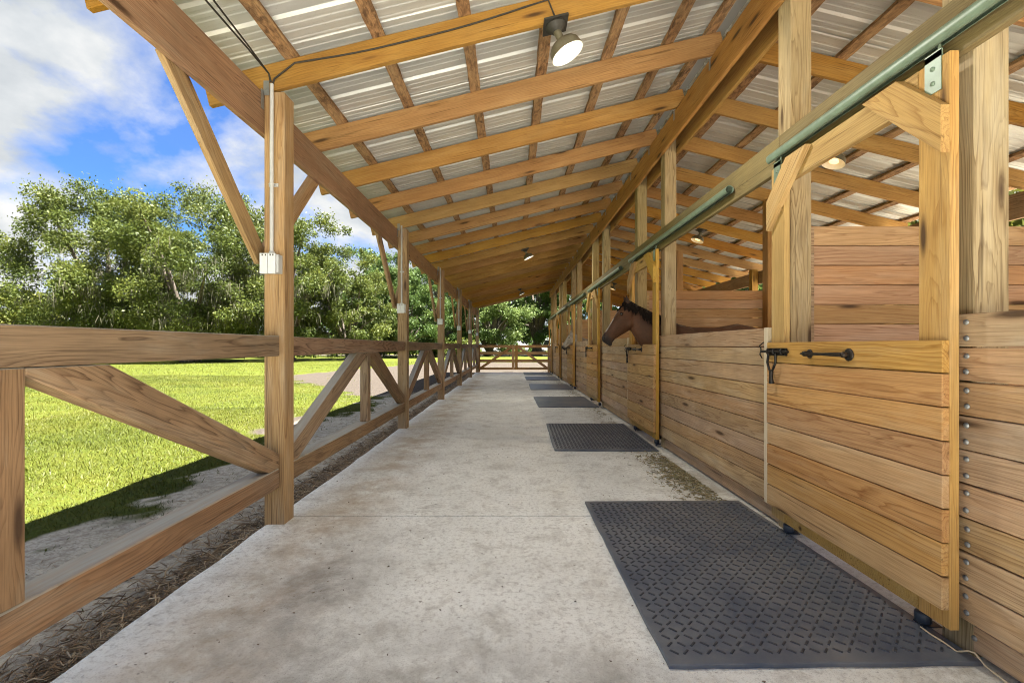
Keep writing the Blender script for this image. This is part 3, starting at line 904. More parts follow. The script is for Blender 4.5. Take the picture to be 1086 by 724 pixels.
# ------------------------------------------------------------------ rubber mats
def mat_mesh():
    mb = MB(); w, l, t = .61, .915, .018
    n = 14
    rng = random.Random(2)
    ring = []
    for (xa, ya, xb, yb) in ((-w, -l, w, -l), (w, -l, w, l), (w, l, -w, l), (-w, l, -w, -l)):
        for i in range(n):
            f = i / n; ring.append((xa + (xb - xa) * f + rng.uniform(-.003, .003), ya + (yb - ya) * f + rng.uniform(-.003, .003)))
    m = len(ring)
    vs = [(x, y, 0) for x, y in ring] + [(x, y, t - .003) for x, y in ring] + [(x * .993, y * .995, t) for x, y in ring]
    fs = [(i, (i + 1) % m, m + (i + 1) % m, m + i) for i in range(m)] + [(m + i, m + (i + 1) % m, 2 * m + (i + 1) % m, 2 * m + i) for i in range(m)] + [tuple(range(2 * m, 3 * m))]
    return mesh_np('rubber_mat', vs, fs, M_RUB)
def tread_mesh():
    vs, fs = [], []
    p = .047
    nxm, nym = 25, 37
    for i in range(nxm):
        for j in range(nym):
            x = (i - (nxm - 1) / 2) * p; y = (j - (nym - 1) / 2) * p
            a = math.radians(45 if (i + j) % 2 else -45)
            c, s = math.cos(a), math.sin(a)
            L, W, h = .0185, .0050, .0042
            b = len(vs)
            for (u, v, z) in ((-L, -W, 0), (L, -W, 0), (L, W, 0), (-L, W, 0), (-L + .003, -W + .002, h), (L - .003, -W + .002, h), (L - .003, W - .002, h), (-L + .003, W - .002, h)):
                vs.append((x + u * c - v * s, y + u * s + v * c, .0175 + z))
            fs += [(b+4, b+5, b+6, b+7), (b, b+1, b+5, b+4), (b+1, b+2, b+6, b+5), (b+2, b+3, b+7, b+6), (b+3, b, b+4, b+7)]
    return mesh_np('tread', vs, fs, M_TREAD)
mm, tm = mat_mesh(), tread_mesh()
mlab = ['black raised-tread rubber mat under the first plank door with the clear black latch',
        'black rubber mat below the door where the bay horse looks out',
        'black rubber mat at the empty door between the two horses',
        'black rubber mat below the door where the pale grey horse looks out',
        'black rubber mat at the last door but one before the end gate',
        'black rubber mat at the last stall door beside the end gate']
mpos = [(1.195, 2.655, .9), (1.13, 6.23, -1.3), (1.14, 10.02, .6), (1.15, 13.70, -.4), (1.13, 17.35, .5), (1.14, 20.35, 0)]
for (x, y, r), lb in zip(mpos, mlab):
    o = ob('rubber_mat', mm, Matrix.Translation((x, y, .001)) @ Matrix.Rotation(math.radians(r), 4, 'Z'))
    tag(o, lb, 'mat', 'rubber mats in front of the stall doors')
    if y < 8: tag(ob('tread', tm, WM[o.name] if False else Matrix.Translation((x, y, .001)) @ Matrix.Rotation(math.radians(r), 4, 'Z'), o), kind='stuff')

# ------------------------------------------------------------------ lamps
def lamp(loc, tilt, bulb, label, group, slope, watts, tint):
    """barn lamp hung under a rafter; loc = point on the rafter underside"""
    x, y, z = loc
    r = empty('barn_lamp', (x, y, z), label, 'lamp', group)
    R0 = Matrix.Translation((x, y, z)) @ Matrix.Rotation(-slope, 4, 'Y')
    mb = MB(); mb.box((-.085, -.085, -.016), (.085, .085, -.002), R0)
    mb.lathe([(0, -.016), (.070, -.016), (.070, -.024), (.055, -.026), (.055, -.042), (.040, -.046), (.036, -.062), (0, -.062)][::-1], 20, R0)
    mb.build('mounting_plate', M_DARK, r)
    R1 = R0 @ Matrix.Translation((0, 0, -.055)) @ Matrix.Rotation(-tilt, 4, 'Y')
    mb = MB(); mb.lathe([(.027, 0), (.026, -.05), (.030, -.075)], 16, R1); mb.build('neck', M_SHADE, r)
    prof_o = [(.030, -.070), (.050, -.078), (.090, -.098), (.108, -.120), (.114, -.150), (.119, -.175)]
    mb = MB(); mb.lathe(prof_o[::-1], 32, R1); sh = mb.build('shade', M_SHADE, r); WM[sh.name] = Matrix.Identity(4)
    mb = MB(); mb.lathe([(.116, -.175), (.110, -.150), (.103, -.122), (.086, -.102), (.048, -.083), (.0, -.080)][::-1], 32, R1)
    mb.lathe([(.119, -.175), (.116, -.176)], 32, R1)
    mb.build('inner_lining', M_WHITEIN, sh)
    mb = MB(); mb.lathe([(.018, -.082), (.024, -.105), (.044, -.135), (.050, -.146), (.046, -.155), (.03, -.159), (0, -.160)], 24, R1)
    mb.build('bulb', bulb, r)
    ld = bpy.data.lights.new('bulb_light', 'SPOT'); ld.energy = watts; ld.color = tint; ld.shadow_soft_size = .05
    ld.spot_size = math.radians(165); ld.spot_blend = .6
    put(bpy.data.objects.new('bulb_light', ld), R1 @ Matrix.Translation((0, 0, -.20)), r)
lamp_l = ['dusty bell-shaped barn lamp with bright white bulb, above the first railing post',
          'bell-shaped barn lamp over the aisle, second from the end gate', 'small bell-shaped barn lamp over the aisle closest to the end gate']
for (y, lb) in zip((3.14, 10.46, 17.78), lamp_l):
    lamp((.30, y + .02, raf_bottom(.30)), math.radians(12), M_LED, lb, 'lamps along the aisle roof', math.atan(SL), 16.0, (1.0, .95, .86))
sl = ['warm glowing barn lamp under the stall roof beside the first sliding door', 'warm glowing barn lamp above the stall of the bay horse', 'warm barn lamp above the stall between the two horses',
      'warm barn lamp above the stall of the pale grey horse', 'warm barn lamp above the last stall']
for k, lb in enumerate(sl):
    y = 4.97 + S * k
    lamp((3.62, y + .02, raf_bottom(3.62)), math.radians(-10), M_WARM, lb, 'lamps above the stalls', -math.atan(SL), 9.0, (1.0, .80, .55))

# ------------------------------------------------------------------ outlet boxes with conduit on the open-side posts
num = ['sixth', 'fifth', 'fourth', 'third', 'second', 'first']
for y, nth in zip(PL[1:], num):
    r = empty('outlet_box', (-1.655, y, 1.72), f'pale grey weatherproof outlet box with conduit on the {nth} open-side post from the end gate', 'outlet box', 'outlet boxes on the aisle posts')
    mb = MB(); mb.box((-1.705, y - .055, 1.735), (-1.592, y - .001, 1.86)); mb.build('box', M_PVC, r)
    mb = MB(); mb.box((-1.712, y - .070, 1.728), (-1.660, y - .0555, 1.866)); mb.build('cover', M_BOXP, r)
    mb = MB(); mb.box((-1.6565, y - .070, 1.728), (-1.607, y - .0555, 1.866)); mb.build('cover', M_BOXP, r)
    mb = MB()
    for xx in (-1.694, -1.672, -1.640, -1.622): mb.box((xx - .004, y - .0715, 1.848), (xx + .004, y - .0701, 1.860))
    mb.build('hinge_slot', M_DARK, r)
    zt = raf_bottom(-1.65) - .02
    mb = MB(); mb.tube([(-1.652, y - .028, 1.885), (-1.652, y - .028, 2.3), (-1.653, y - .026, zt + .05)], .0125, 12); mb.lathe([(.018, 1.86), (.018, 1.885), (.0125, 1.888)], 12, Matrix.Translation((-1.652, y - .028, 0)))
    for zz_ in (2.35,): mb.box((-1.685, y - .004, zz_ - .012), (-1.62, y - .001, zz_ + .012)); mb.tube([(-1.669, y - .002, zz_), (-1.669, y - .03, zz_), (-1.652, y - .045, zz_), (-1.635, y - .03, zz_), (-1.635, y - .002, zz_)], .004, 6)
    mb.build('conduit', M_PVC, r)
# black cables leaving the first conduit
y = 3.14; zt = raf_bottom(-1.65) + .03
cb = MB()
cpts = [(-1.645, y - .028, zt), (-1.635, y - .026, zt + .035), (-1.60, y - .014, zt + .075)]
for xx in np.linspace(-1.5, .25, 14): cpts.append((xx, y - .012 - .004 * math.sin(xx * 7), raf_bottom(xx) + .135 + .03 * math.sin(xx * 2.3)))
cpts.append((.30, y - .008, raf_bottom(.3) + .02))
cb.tube(cpts, .006, 6)
tag(cb.build('power_cable', M_CABLE), 'black cable stapled along the rafter from conduit to the white-bulb lamp', 'cable', 'black cables')
for j, (xo, sag) in enumerate(((-1.60, .05), (-1.50, .03))):
    cb = MB()
    cp = [(-1.656 - .004 * j, y - .028, zt + .01), (-1.655, y - .06, zt + .05)]
    for t in np.linspace(.1, 1, 12):
        cp.append((-1.655 + (xo + 1.655) * t, y - .06 - 2.6 * t, zt + .06 + (.13 if j else .10) * t - sag * math.sin(math.pi * t)))
    cb.tube(cp, .006, 6)
    tag(cb.build('loose_cable', M_CABLE), ['black cable sagging below the eave sheet, nearer the eave beam', 'black cable sagging below the eave sheet, nearer the first purlin'][j], 'cable', 'black cables')
# tan cord on the floor along the wall foot
cb = MB()
cb.tube([(1.765, 1.955, .024), (1.762, 1.90, .024), (1.765, 1.85, .026), (1.77, 1.80, .022), (1.785, 1.77, .045), (1.79, 1.75, .05), (1.80, 1.72, .02), (1.80, 1.60, .008), (1.815, 1.45, .007), (1.80, 1.2, .007), (1.82, .9, .007)], .0035, 6)
tag(cb.build('tan_cord', M_CORD), 'thin tan cord on the floor at the foot of the bolted plank wall', 'cord')

# ------------------------------------------------------------------ horses
def coat_mat(name):
    m, nt, nn, ll, b = new_mat(name); g = NT(nt)
    at = g.node('ShaderNodeAttribute'); at.attribute_name = 'coat'
    tc = g.node('ShaderNodeTexCoord').outputs['Object']
    n = g.noise(g.map(tc, (30, 90, 30)), 1, 4, .6)
    n2 = g.noise(tc, 4, 4, .6)
    c = g.mix(g.math('MULTIPLY', g.ramp(g.math('ADD', g.math('MULTIPLY', n, .4), g.math('MULTIPLY', n2, .6)), [(.38, 0), (.66, 1)]), .6), at.outputs['Color'], (.02, .012, .008))
    ll.new(c, b.inputs['Base Color']); b.inputs['Roughness'].default_value = .6
    b.inputs['Specular IOR Level'].default_value = .22
    ll.new(g.bump(n, .12, .004), b.inputs['Normal'])
    return m
M_COAT = coat_mat('horse_coat')
def hair_mat(name, c0, c1):
    m, nt, nn, ll, b = new_mat(name); g = NT(nt)
    tc = g.node('ShaderNodeTexCoord').outputs['Object']
    n = g.noise(g.map(tc, (90, 90, 9)), 1, 3, .6)
    ll.new(g.mix(n, c0, c1), b.inputs['Base Color']); b.inputs['Roughness'].default_value = .85; b.inputs['Specular IOR Level'].default_value = .08
    return m
def loft(bm, secs, n=16):
    """secs: (centre, axis_u, axis_v, ru, rv_pos, rv_neg) rings bridged into a closed tube"""
    rings = []
    for c, u, v, ru, rp, rn in secs:
        ring = []
        for k in range(n):
            t = 2 * math.pi * k / n
            cs, sn = math.cos(t), math.sin(t)
            ring.append(bm.verts.new(Vector(c) + Vector(u) * (ru * cs) + Vector(v) * ((rp if sn > 0 else rn) * sn)))
        rings.append(ring)
    for a, b in zip(rings[:-1], rings[1:]):
        for k in range(n): bm.faces.new((a[k], a[(k+1) % n], b[(k+1) % n], b[k]))
    bm.faces.new(rings[0][::-1]); bm.faces.new(rings[-1])
def horse(name, loc, scale, label, pal, rotz=0):
    """faces -X; local l = forward = -x, width along y"""
    root = empty(name, loc, label, 'horse', rotz=rotz)
    P = lambda l, h, w=0: Vector((-l, w, h))
    U = Vector((0, 1, 0))
    bm = bmesh.new()
    V_ = Vector((0, 0, 1))
    body = [(-1.20, 1.34, .05, .05, .08), (-1.14, 1.30, .13, .13, .20), (-1.0, 1.24, .22, .25, .30), (-.8, 1.20, .27, .33, .34), (-.5, 1.15, .275, .325, .36), (-.2, 1.14, .27, .345, .38), (0, 1.16, .24, .37, .38), (.16, 1.18, .21, .33, .36), (.28, 1.20, .17, .24, .30), (.36, 1.20, .10, .13, .18)]
    loft(bm, [(P(l, h), U, V_, w, a, b) for l, h, w, a, b in body])
    # neck
    nk = [(.02, 1.28, .15, .24, .34), (.20, 1.38, .13, .24, .30), (.36, 1.47, .105, .20, .245), (.50, 1.575, .085, .165, .165), (.60, 1.665, .075, .115, .125), (.66, 1.72, .065, .07, .10)]
    for i in range(1): pass
    secs = []
    for i, (l, h, w, a, b) in enumerate(nk):
        j0, j1 = max(i - 1, 0), min(i + 1, len(nk) - 1)
        d = Vector((-(nk[j1][0] - nk[j0][0]), 0, nk[j1][1] - nk[j0][1])).normalized()
        v = d.cross(U).normalized()
        if v.z < 0: v = -v
        secs.append((P(l, h), U, v, w, a, b))
    loft(bm, secs)
    # head
    A = P(.66, 1.70); d = Vector((-.587, 0, -.81)); nrm = Vector((-.81, 0, .587))
    hd = [(-.07, .075, .045, .11), (-.02, .092, .068, .15), (.03, .102, .080, .185), (.08, .104, .082, .204), (.13, .098, .078, .206), (.21, .080, .071, .182), (.30, .062, .064, .140), (.38, .054, .058, .110), (.43, .054, .054, .100), (.465, .053, .050, .098), (.492, .042, .030, .085), (.505, .024, .012, .06)]
    loft(bm, [(A + d * t, U, nrm, w, a, b) for t, w, a, b in hd])
    # chin bulge, nostrils, eye ridges
    def blob(c, r, sx=1, sy=1, sz=1):
        M = Matrix.Translation(c) @ Matrix.Diagonal((sx, sy, sz, 1))
        bmesh.ops.create_uvsphere(bm, u_segments=12, v_segments=8, radius=r, matrix=M)
    blob(A + d * .475 - nrm * .092, .030)
    for s in (-1, 1):
        blob(A + d * .455 + nrm * .020 + U * s * .040, .026)
        blob(A + d * .085 + nrm * .035 + U * s * .082, .034)
        blob(A + d * .12 - nrm * .11 + U * s * .038, .075, .95, .75, 1.1)
        # ears
        e0 = A + d * -.075 + nrm * .030 + U * s * .045
        tip = e0 + Vector((-.030, s * .018, .125))
        ax = (tip - e0).normalized(); u = ax.cross(U).normalized(); w = ax.cross(u).normalized()
        loft(bm, [(e0 - ax * .03, u, w, .030, .026, .026), (e0 + ax * .03, u, w, .034, .028, .020), (e0 + ax * .07, u, w, .025, .020, .014), (tip, u, w, .005, .005, .005)], 10)
    # legs
    for s in (-1, 1):
        fl = [(.10, 1.10, .13, .11), (.11, .88, .085, .075), (.11, .62, .056, .050), (.12, .50, .050, .048), (.11, .42, .036, .034), (.11, .20, .034, .032), (.13, .14, .042, .040), (.15, .08, .038, .036), (.16, .05, .055, .052), (.17, 0.0, .066, .060)]
        loft(bm, [(P(l, h, s * .14), U, Vector((1, 0, 0)), w, a, a) for l, h, a, w in fl], 12)
        hl = [(-.92, 1.20, .24, .13), (-.93, .98, .17, .12), (-.86, .80, .11, .085), (-.98, .60, .062, .05), (-1.05, .53, .055, .048), (-1.03, .42, .042, .038), (-1.01, .20, .036, .034), (-.99, .14, .044, .040), (-.97, .08, .040, .036), (-.95, .05, .056, .052), (-.94, 0.0, .066, .060)]
        loft(bm, [(P(l, h, s * .15), U, Vector((1, 0, 0)), w, a, a) for l, h, a, w in hl], 12)
    bmesh.ops.recalc_face_normals(bm, faces=bm.faces)
    tmp = bpy.data.meshes.new('tmp'); bm.to_mesh(tmp); bm.free()
    to = bpy.data.objects.new('tmp', tmp); COL.objects.link(to)
    rm = to.modifiers.new('r', 'REMESH'); rm.mode = 'VOXEL'; rm.voxel_size = .0125; rm.use_smooth_shade = True
    smo = to.modifiers.new('s', 'SMOOTH'); smo.iterations = 7; smo.factor = .5
    dg = bpy.context.evaluated_depsgraph_get()
    me = bpy.data.meshes.new_from_object(to.evaluated_get(dg))
    bpy.data.objects.remove(to); me.name = 'body'
    n = len(me.vertices)
    co = np.zeros(n * 3, np.float32); me.vertices.foreach_get('co', co); co = co.reshape(-1, 3)
    # coat colours by anatomy
    a_ = np.array(A); rel = co - a_
    t = rel @ np.array(d); q = rel @ np.array(nrm)
    base, dark, muz, blaze, leg = [np.array(c) for c in pal[:5]]
    c = np.tile(base, (n, 1))
    lfac = sm(.75, .45, co[:, 2])[:, None]; c = c * (1 - lfac) + leg * lfac
    belly = sm(1.35, 1.62, co[:, 2])[:, None] * (co[:, 0] > -.5)[:, None] * .5; c = c * (1 - belly) + dark * belly
    ishead = (t > -.2) & (np.abs(co[:, 1]) < .16) & (co[:, 0] < -.55) & (co[:, 2] > 1.1)
    mf = (sm(.36, .46, t) * ishead)[:, None]; c = c * (1 - mf) + muz * mf
    face = (sm(.03, .08, q) * sm(.1, .25, t) * .5 * ishead)[:, None]; c = c * (1 - face) + dark * face
    ear = ((t < -.085) & (co[:, 2] > 1.775) & (co[:, 0] > -.80) & (co[:, 0] < -.60))[:, None] * .8; c = c * (1 - ear) + dark * ear
    bl = (sm(.042, .055, q + .018 * (np.abs(co[:, 1]) < .02)) * sm(.16, .2, t) * sm(.40, .36, t) * sm(.034, .022, np.abs(co[:, 1])) * ishead)[:, None]
    c = c * (1 - bl) + blaze * bl
    at = me.attributes.new('coat', 'FLOAT_COLOR', 'POINT')
    at.data.foreach_set('color', np.concatenate([c, np.ones((n, 1))], 1).astype(np.float32).ravel())
    me.materials.clear(); me.materials.append(M_COAT)
    T = WM[root.name] @ Matrix.Scale(scale, 4)
    body_o = ob('body', me, T, root)
    # mane: many overlapping locks falling on the near side
    rng = random.Random(3)
    mb = MB()
    crest = [(.70, 1.80), (.62, 1.81), (.50, 1.745), (.36, 1.675), (.20, 1.615), (.05, 1.555)]
    def crest_at(f):
        x = f * (len(crest) - 1); i = min(int(x), len(crest) - 2); fr = x - i
        return tuple(crest[i][k] * (1 - fr) + crest[i + 1][k] * fr for k in (0, 1))
    for i in range(150):
        f = rng.random(); l, h = crest_at(f)
        L = rng.uniform(.10, .20) * (.6 + .7 * f if f < .6 else 1.0)
        wv = rng.uniform(.008, .016); dl = rng.uniform(-.05, .02)
        side = -1 if rng.random() < .85 else 1
        pts = [P(l, h - .012, 0), P(l - .006, h + .006, side * .03), P(l + dl * .4, h - L * .45, side * (.075 + .02 * f)), P(l + dl, h - L, side * (.095 + .03 * f))]
        mb.tube(pts, [wv, wv, wv * .9, wv * .25], 5)
    for i in range(14):      # forelock
        w0 = rng.uniform(-.03, .03); a0 = A + d * -.06 + nrm * .045
        mb.tube([a0 + U * w0, a0 + d * .05 + nrm * .035 + U * w0, a0 + d * rng.uniform(.09, .14) + nrm * .038 + U * (w0 * 1.5)], [.009, .009, .002], 5)
    ob('mane', mb.mesh('mane', pal[5]), T, body_o)
    mb = MB()
    for i in range(40):
        a0 = rng.uniform(-1, 1); b0 = rng.uniform(-1, 1)
        mb.tube([P(-1.17, 1.38, a0 * .02), P(-1.25 - b0 * .02, 1.25, a0 * .045), P(-1.27 - b0 * .03, .95, a0 * .06), P(-1.24, .55 + .1 * b0, a0 * .05)], [.012, .016, .016, .003], 5)
    ob('tail', mb.mesh('tail', pal[5]), T, body_o)
    for s in (-1, 1):
        mb = MB()
        c0 = A + d * .085 + nrm * .035 + U * s * .098
        mb.lathe([(0, -.022), (.015, -.016), (.023, 0), (.015, .016), (0, .022)], 12, Matrix.Translation(c0))
        ob('eye', mb.mesh('eye', M_EYE), T, body_o)
        mb = MB()
        c0 = A + d * .468 + nrm * .022 + U * s * .058
        mb.lathe([(0, -.012), (.009, -.008), (.012, 0), (.009, .008), (0, .012)], 10, Matrix.Translation(c0))
        ob('nostril', mb.mesh('nostril', M_EYE), T, body_o)
    return root
M_EYE = plain('dark_wet_eye', (.008, .006, .005), .12)
H_BLK = hair_mat('black_mane', (.004, .0035, .0035), (.014, .009, .007))
H_GREY = hair_mat('grey_mane', (.20, .18, .16), (.42, .38, .33))
horse('bay_horse', (2.15, 5.93, 0), 1.0, 'dark bay horse with black mane leaning its head over a stall door', ((.090, .039, .019), (.018, .009, .006), (.028, .024, .024), (.55, .50, .46), (.02, .014, .012), H_BLK))
horse('grey_horse', (2.345, 13.42, 0), .90, 'pale grey horse with dark muzzle lowering its head over a stall door', ((.50, .45, .37), (.40, .36, .30), (.05, .045, .042), (.60, .57, .52), (.12, .10, .09), H_GREY))

# ------------------------------------------------------------------ vegetation
def leaf_mat(name, c0, c1, c2, trans=.35):
    m, nt, nn, ll, b = new_mat(name); g = NT(nt)
    at = g.node('ShaderNodeAttribute'); at.attribute_name = 'tone'
    c = g.ramp(at.outputs['Fac'], [(0, c0), (.5, c1), (1, c2)])
    ll.new(c, b.inputs['Base Color']); b.inputs['Roughness'].default_value = .5
    b.inputs['Specular IOR Level'].default_value = .25
    t = g.node('ShaderNodeBsdfTranslucent')
    hs = g.node('ShaderNodeHueSaturation'); hs.inputs['Value'].default_value = 1.25; hs.inputs['Hue'].default_value = .485
    ll.new(c, hs.inputs['Color']); ll.new(hs.outputs[0], t.inputs['Color'])
    mx = g.node('ShaderNodeMixShader'); mx.inputs[0].default_value = trans
    ll.new(b.outputs[0], mx.inputs[1]); ll.new(t.outputs[0], mx.inputs[2])
    ll.new(mx.outputs[0], nn['Material Output'].inputs['Surface'])
    return m
L_OAK = leaf_mat('live_oak_leaves', (.036, .056, .012), (.074, .100, .019), (.135, .155, .034))
L_MID = leaf_mat('mid_green_leaves', (.034, .066, .017), (.070, .120, .028), (.125, .180, .046))
L_LIGHT = leaf_mat('pale_green_leaves', (.060, .098, .026), (.115, .170, .048), (.19, .245, .085))
L_DARK = leaf_mat('dark_green_leaves', (.028, .058, .018), (.055, .10, .026), (.10, .155, .04))
L_YEL = leaf_mat('yellow_green_leaves', (.062, .076, .012), (.105, .12, .018), (.15, .16, .032))
L_GRASS = leaf_mat('lawn_grass_blades', (.042, .060, .007), (.078, .090, .009), (.128, .130, .022), .3)
L_MOSS = leaf_mat('spanish_moss', (.060, .062, .038), (.098, .096, .062), (.145, .138, .095), .25)
def bark():
    m, nt, nn, ll, b = new_mat('oak_bark'); g = NT(nt)
    tc = g.node('ShaderNodeTexCoord').outputs['Object']
    n = g.noise(g.map(tc, (6, 6, 1.6)), 1.5, 6, .65)
    ll.new(g.mix(g.ramp(n, [(.35, 0), (.65, 1)]), (.055, .042, .032), (.18, .15, .12)), b.inputs['Base Color'])
    b.inputs['Roughness'].default_value = .9; ll.new(g.bump(n, .8, .03), b.inputs['Normal'])
    return m
M_BARK = bark()
def leaf_cloud(cent, rad, n, size, rng, flat=.8):
    """n folded leaf sprays spread in the shell of each clump -> verts, faces, tone"""
    k = len(cent)
    w = rad ** 2; idx = rng.choice(k, n, p=w / w.sum())
    u = rng.normal(size=(n, 3)); u /= np.linalg.norm(u, axis=1)[:, None]
    rr = rng.uniform(0, 1, n) ** .45 * (1 + .8 * (rng.uniform(0, 1, n) < .22) * rng.uniform(0, 1, n))
    p = cent[idx] + u * (rad[idx] * rr)[:, None] * np.array([1, 1, flat])
    d = u * .5 + rng.normal(size=(n, 3)) * .7 + np.array([0, 0, -.15]); d /= np.linalg.norm(d, axis=1)[:, None]
    s = rng.normal(size=(n, 3)); s -= d * (s * d).sum(1)[:, None]; s /= np.linalg.norm(s, axis=1)[:, None]
    L = size * rng.uniform(.6, 1.5, n)[:, None]; W = L * rng.uniform(.32, .6, n)[:, None]
    V = np.stack([p - d * L * .5, p + s * W * .5 + d * L * .05, p + d * L * .5, p - s * W * .5 + d * L * .05], 1).reshape(-1, 3)
    Fq = np.arange(4 * n).reshape(n, 4)
    clump = rng.uniform(-.22, .22, k)
    tone = np.clip(.5 + clump[idx] + rng.normal(0, .17, n), 0, 1)
    return V, Fq, np.repeat(tone, 4)
def tree(name, x, y, h, r, label, mat, seed, nleaf=16000, size=.34, base=.28, moss=0, group='trees around the lawn', wide=1.0, nclump=84):
    rng = np.random.RandomState(seed)
    z0 = float(ground_h(np.array([x]), np.array([y]))[0])
    root = empty(name, (x, y, z0), label, 'tree', group)
    # clumps fill an uneven dome
    cent, rad = [], []
    tries = 0
    while len(cent) < nclump and tries < 4000:
        tries += 1
        u = rng.uniform(-1, 1, 3)
        rr = math.hypot(u[0], u[1])
        if rr > 1: continue
        zc = base * h + (u[2] * .5 + .5) * (1 - base) * h * .94
        f = (zc / h - base) / (1 - base)
        env = r * (math.sqrt(max(0, 1 - max(0, (f - .30) / .74) ** 2.0)) if f > .30 else .70 + f) * (1 + .16 * math.sin(3 * math.atan2(u[1], u[0]) + seed) + .10 * math.sin(7 * math.atan2(u[1], u[0]) + 2.3 * seed + 5 * f))
        if rr * r > env: continue
        if rr * r < env * .30 and f < .6: continue
        cent.append((u[0] * r * wide, u[1] * r, zc)); rad.append(rng.uniform(.07, .155) * r + .22)
    cent = np.array(cent); rad = np.array(rad)
    # twiggy outliers roughen the outline
    m = len(cent)
    ex = cent[rng.choice(m, m)] + np.clip(rng.normal(size=(m, 3)), -1.6, 1.6) * np.array([.15, .15, .10]) * r
    cent2 = np.concatenate([cent, ex]); rad2 = np.concatenate([rad, rng.uniform(.03, .09, m) * r + .12])
    keep = cent2[:, 2] > base * h * .75
    cent2, rad2 = cent2[keep], rad2[keep]
    V, Fq, tone = leaf_cloud(cent2, rad2, nleaf, size, rng)
    me = mesh_fast('crown', V, Fq, mat); add_attr(me, 'tone', tone)
    T = WM[root.name]
    crown = ob('crown', me, T, root)
    # trunk and limbs
    mb = MB()
    tr_ = .035 * h * (1.0 if r < 5 else 1.25)
    fork = base * h * .8
    mb.tube([(0, 0, -.2), (.02 * h * rng.uniform(-1, 1), .02 * h * rng.uniform(-1, 1), fork * .5), (0, 0, fork)], [tr_ * 1.35, tr_, tr_ * .9], 10)
    order = rng.permutation(m)[:min(m, 16)]
    for i in order:
        c = cent[i]; st = Vector((0, 0, fork * rng.uniform(.8, 1.0)))
        e = Vector(c); mid_ = st.lerp(e, .5) + Vector((rng.uniform(-.4, .4), rng.uniform(-.4, .4), .08 * h))
        mb.tube([st, st.lerp(mid_, .5) + Vector((0, 0, .03 * h)), mid_, e], [tr_ * .5, tr_ * .38, tr_ * .24, tr_ * .07], 6)
    ob('trunk', mb.mesh('trunk', M_BARK), T, root)
    if moss:
        n = moss
        low = cent2[cent2[:, 2] < base * h + .55 * (1 - base) * h]
        i = rng.randint(0, len(low), n)
        cl = low[i] + rng.normal(size=(n, 3)) * np.array([.09, .09, .05]) * r
        # strands gather into hanging beards
        beard = cl[rng.randint(0, n, n // 14)]
        bi = rng.randint(0, len(beard), n)
        p = beard[bi] + rng.normal(size=(n, 3)) * np.array([.24, .24, .22])
        L = rng.uniform(.25, 1.05, n)[:, None]; W = rng.uniform(.03, .07, n)[:, None]
        a = rng.uniform(0, 2 * math.pi, n); s = np.stack([np.cos(a), np.sin(a), a * 0], 1)
        sway = rng.normal(size=(n, 3)) * np.array([.07, .07, 0])
        V = np.stack([p - s * W * .5, p + s * W * .5, p + s * W * .35 + sway - L * np.array([0, 0, .6]), p + sway * 1.4 - L * np.array([0, 0, 1.0])], 1).reshape(-1, 3)
        V[:, 2] = np.maximum(V[:, 2], .4)
        mm_ = mesh_fast('hanging_moss', V, np.arange(4 * n).reshape(n, 4), L_MOSS); add_attr(mm_, 'tone', np.repeat(rng.uniform(0, 1, n), 4))
        tag(ob('hanging_moss', mm_, T, crown), kind='stuff')
    return root
G1 = 'trees around the lawn'
tree('live_oak', -34.6, 39.0, 14.8, 7.2, 'tallest spreading live oak, hung with grey moss, its outer side open to the sky', L_OAK, 11, 105000, .19, .10, 4200, nclump=135)
tree('live_oak', -27.0, 38.0, 14.7, 7.6, 'mossy live oak standing beside the tallest spreading oak, behind the first railing bay', L_OAK, 23, 105000, .19, .08, 4200, nclump=135)
tree('live_oak', -19.8, 40.0, 13.6, 6.0, 'mossy live oak whose crown shows on both sides of the first outlet-box post', L_OAK, 35, 70000, .19, .07, 2400, nclump=115)
tree('broadleaf_tree', -15.6, 43.0, 11.2, 4.8, 'rounded mid-green tree standing just past the mossy oaks', L_OAK, 41, 50000, .20, .06, 800)
tree('broadleaf_tree', -17.0, 58.0, 14.2, 6.0, 'taller dark tree rising behind the rounded mid-green tree', L_MID, 47, 34000, .28, .10)
tree('broadleaf_tree', -12.2, 52.0, 10.8, 5.2, 'low dense green tree seen through the second and third railing posts', L_MID, 53, 44000, .23, .04)
tree('broadleaf_tree', -8.2, 57.0, 12.8, 5.2, 'dense green tree seen between the farthest railing posts', L_DARK, 59, 36000, .24, .04)
tree('broadleaf_tree', -3.0, 60.0, 15.5, 6.2, 'pale green bushy tree beyond the end gate', L_LIGHT, 61, 46000, .28, .04)
tree('broadleaf_tree', 3.4, 63.0, 16.0, 5.6, 'dark green tree with a bare trunk beyond the end gate', L_MID, 67, 46000, .29, .13)
tree('broadleaf_tree', 8.5, 60.0, 12.0, 5.0, 'broad green tree behind the far end of the stall row', L_MID, 71, 14000, .40, .10)
tree('broadleaf_tree', -74.0, 68.0, 9.6, 7.0, 'distant yellow-green tree at the edge of the lawn', L_YEL, 73, 14000, .5, .08)
tree('broadleaf_tree', 13.5, 14.0, 8.5, 4.5, 'leafy tree just outside the back of the first stalls', L_YEL, 79, 12000, .34, .10, group='trees behind the stalls')
tree('broadleaf_tree', 14.5, 25.0, 9.5, 5.0, 'leafy tree outside the back of the middle stalls', L_MID, 83, 12000, .36, .10, group='trees behind the stalls')
tree('broadleaf_tree', 13.0, 37.0, 10.5, 5.0, 'leafy tree outside the back of the far stalls', L_MID, 89, 12000, .38, .10, group='trees behind the stalls')

